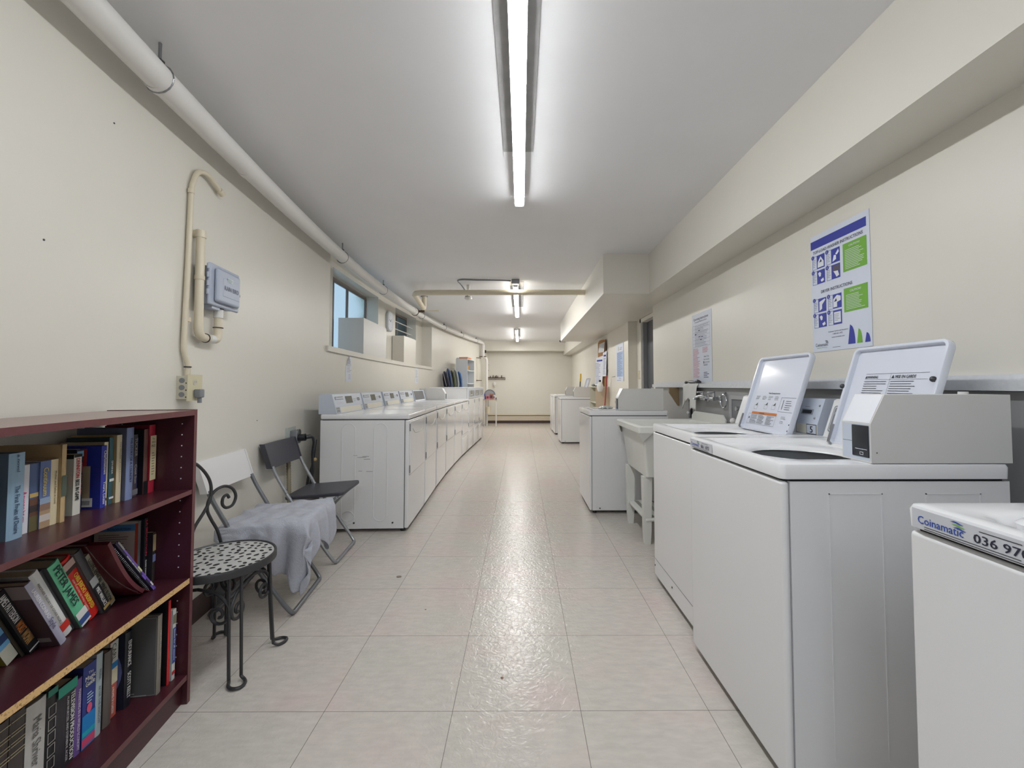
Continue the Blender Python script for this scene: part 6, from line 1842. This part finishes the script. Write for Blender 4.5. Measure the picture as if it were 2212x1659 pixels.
for lab, (x_, y_), (sx, sy, sz), c_, tl in items:
    r_ = thing('magazine', lab, 'magazine', (-.74 + x_, 12.10 + y_, .766), R(tl), 'magazines piled on the plank table')
    b = MB(); b.rbox(-sx / 2, sx / 2, -sy / 2, sy / 2, 0, sz, .003, tint(c_, .6)); b.prect((0, 0, sz), (1, 0, 0), (0, 1, 0), -sx * .3, sx * .3, -sy * .3, sy * .2, WH, .0008)
    b.prect((0, -sy / 2, 0), AX, AZ, -sx * .3, sx * .3, sz * .2, sz * .7, tint((90, 60, 70)), .0008)
    b.build('cover', r_, False)
root = thing('round_basket', 'grey round basket rim behind the magazines on the plank table', 'basket', (-.90, 12.20, .766))
b = MB(); b.tube(arc((0, 0, .12), .15, -20, 200, 20), .014, GREYP, 8)
b.add([(.15 * math.cos(R(a)), .0, .12 + .15 * math.sin(R(a))) for a in range(-20, 201, 10)], [tuple(range(23))], mat('basket_weave', (166, 166, 172), .8, bump=.5, bscale=120)); b.box(-.13, .13, -.02, .03, 0, .08, GREYP)
b.build('basket_body', root)
root = thing('bucket', 'small cream pail hanging under the plank table by the corner pipes', 'bucket', (-.93, 12.06, .36))
b = MB(); b.lathe([(.0, 0), (.055, 0), (.07, .18), (.078, .185), (.078, .20), (.066, .20), (.05, .01), (0, .01)], (0, 0, 0), PIPEC, 20); b.build('pail_body', root)
b = MB(); b.cyl((0, 0, .20), (0, 0, .384), .006, STEEL, 6); b.build('handle', root)

# pipe manifold on the back wall
root = thing('valve_manifold', 'brown iron pipe manifold with small valves on the back wall', 'pipes', (0, 13.06, 0))
b = MB()
b.tube([(-1.06, 0, 1.395), (-.50, 0, 1.395)], .012, RUST, 8)
b.tube([(-1.07, 0, 1.345), (-.49, 0, 1.345), (-.49, 0, 1.40)], .008, RUST, 8)
b.tube([(-1.05, 0, 1.32), (-1.05, 0, 2.0)], .009, RUST, 8)
b.build('pipe_run', root)
for i, x_ in enumerate((-.95, -.86, -.80, -.76, -.72, -.60)):
    b = MB(); b.tube([(x_, 0, 1.39), (x_, -.01, 1.425 + .02 * (i % 2))], .014, RUST, 8); b.sphere((x_, -.01, 1.44 + .02 * (i % 2)), .018, RUST, 1, 1, .6); b.build('valve', root)
for z in (1.42, 1.62, 1.79):
    b = MB(); b.sphere((-1.05, -.01, z), .022, RUST); b.tube([(-1.05, -.01, z), (-1.0, -.02, z)], .007, RUST, 6); b.build('valve', root)
b = MB(); b.cyl((-.50, -.0, 1.345), (-.50, .035, 1.345), .012, RUST); b.cyl((-.80, -.0, 1.345), (-.80, .035, 1.345), .012, RUST); b.build('bracket', root)
root = thing('thin_pipes', 'pair of thin cream pipes with brown fittings on the left wall before the corner', 'pipes', (wx(12.0) + .03, 12.0, 0))
b = MB(); b.cyl((0, 0, 1.3), (0, 0, 1.93), .007, PIPEC, 8); b.cyl((.05, .04, 1.3), (.05, .04, 1.93), .007, PIPEC, 8); b.build('pipe_run', root)
b = MB(); b.tube([(-.02, 0, 1.30), (.12, .05, 1.30)], .010, RUST, 8); b.tube([(-.03, 0, 1.94), (.10, .05, 1.94)], .010, RUST, 8); b.sphere((-.01, 0, 1.30), .018, RUST); b.build('fitting', root)
root = thing('wall_sensor', 'small white sensor on the back wall below the valve manifold', 'sensor', (-.82, 13.09, 1.21))
b = MB(); b.rbox(-.04, .04, -.06, .009, -.05, .06, .015, PIPEW); b.cyl((0, -.02, -.05), (0, -.02, -.085), .03, PIPEW); b.build('case_body', root)

# ------------------------------------------------------------------ bits on the floor
for (x_, y_, lab, c_, s_) in ((-.735, 2.60, 'small grey-brown scrap on the floor in front of the white-backed chair', (150, 134, 128), .016), (-.075, 1.71, 'tiny rusty crumb on the floor near the camera', (160, 96, 70), .006), (-.49, 2.22, 'tiny dark speck on the floor left of the aisle centre', (90, 86, 84), .005)):
    b = MB(); b.sphere((x_, y_, .003), s_, mat('scrap_%d' % c_[0], c_, .8), 1, .7, .15); tag(b.build('floor_scrap'), lab, 'scrap')
for i, (y_, z_) in enumerate(((1.55, 2.125), (2.70, .93), (1.30, 1.60))):
    b = MB(); b.sphere((wx(y_) + .001, y_, z_), .0035, SCREW, .4, 1, 1)
    tag(b.build('nail'), ('nail in the left wall high beside the drain pipe', 'dark nail in the left wall above the folding chairs', 'small dark nail in the left wall near the picture edge')[i], 'nail')
print('objects', len(bpy.data.objects))
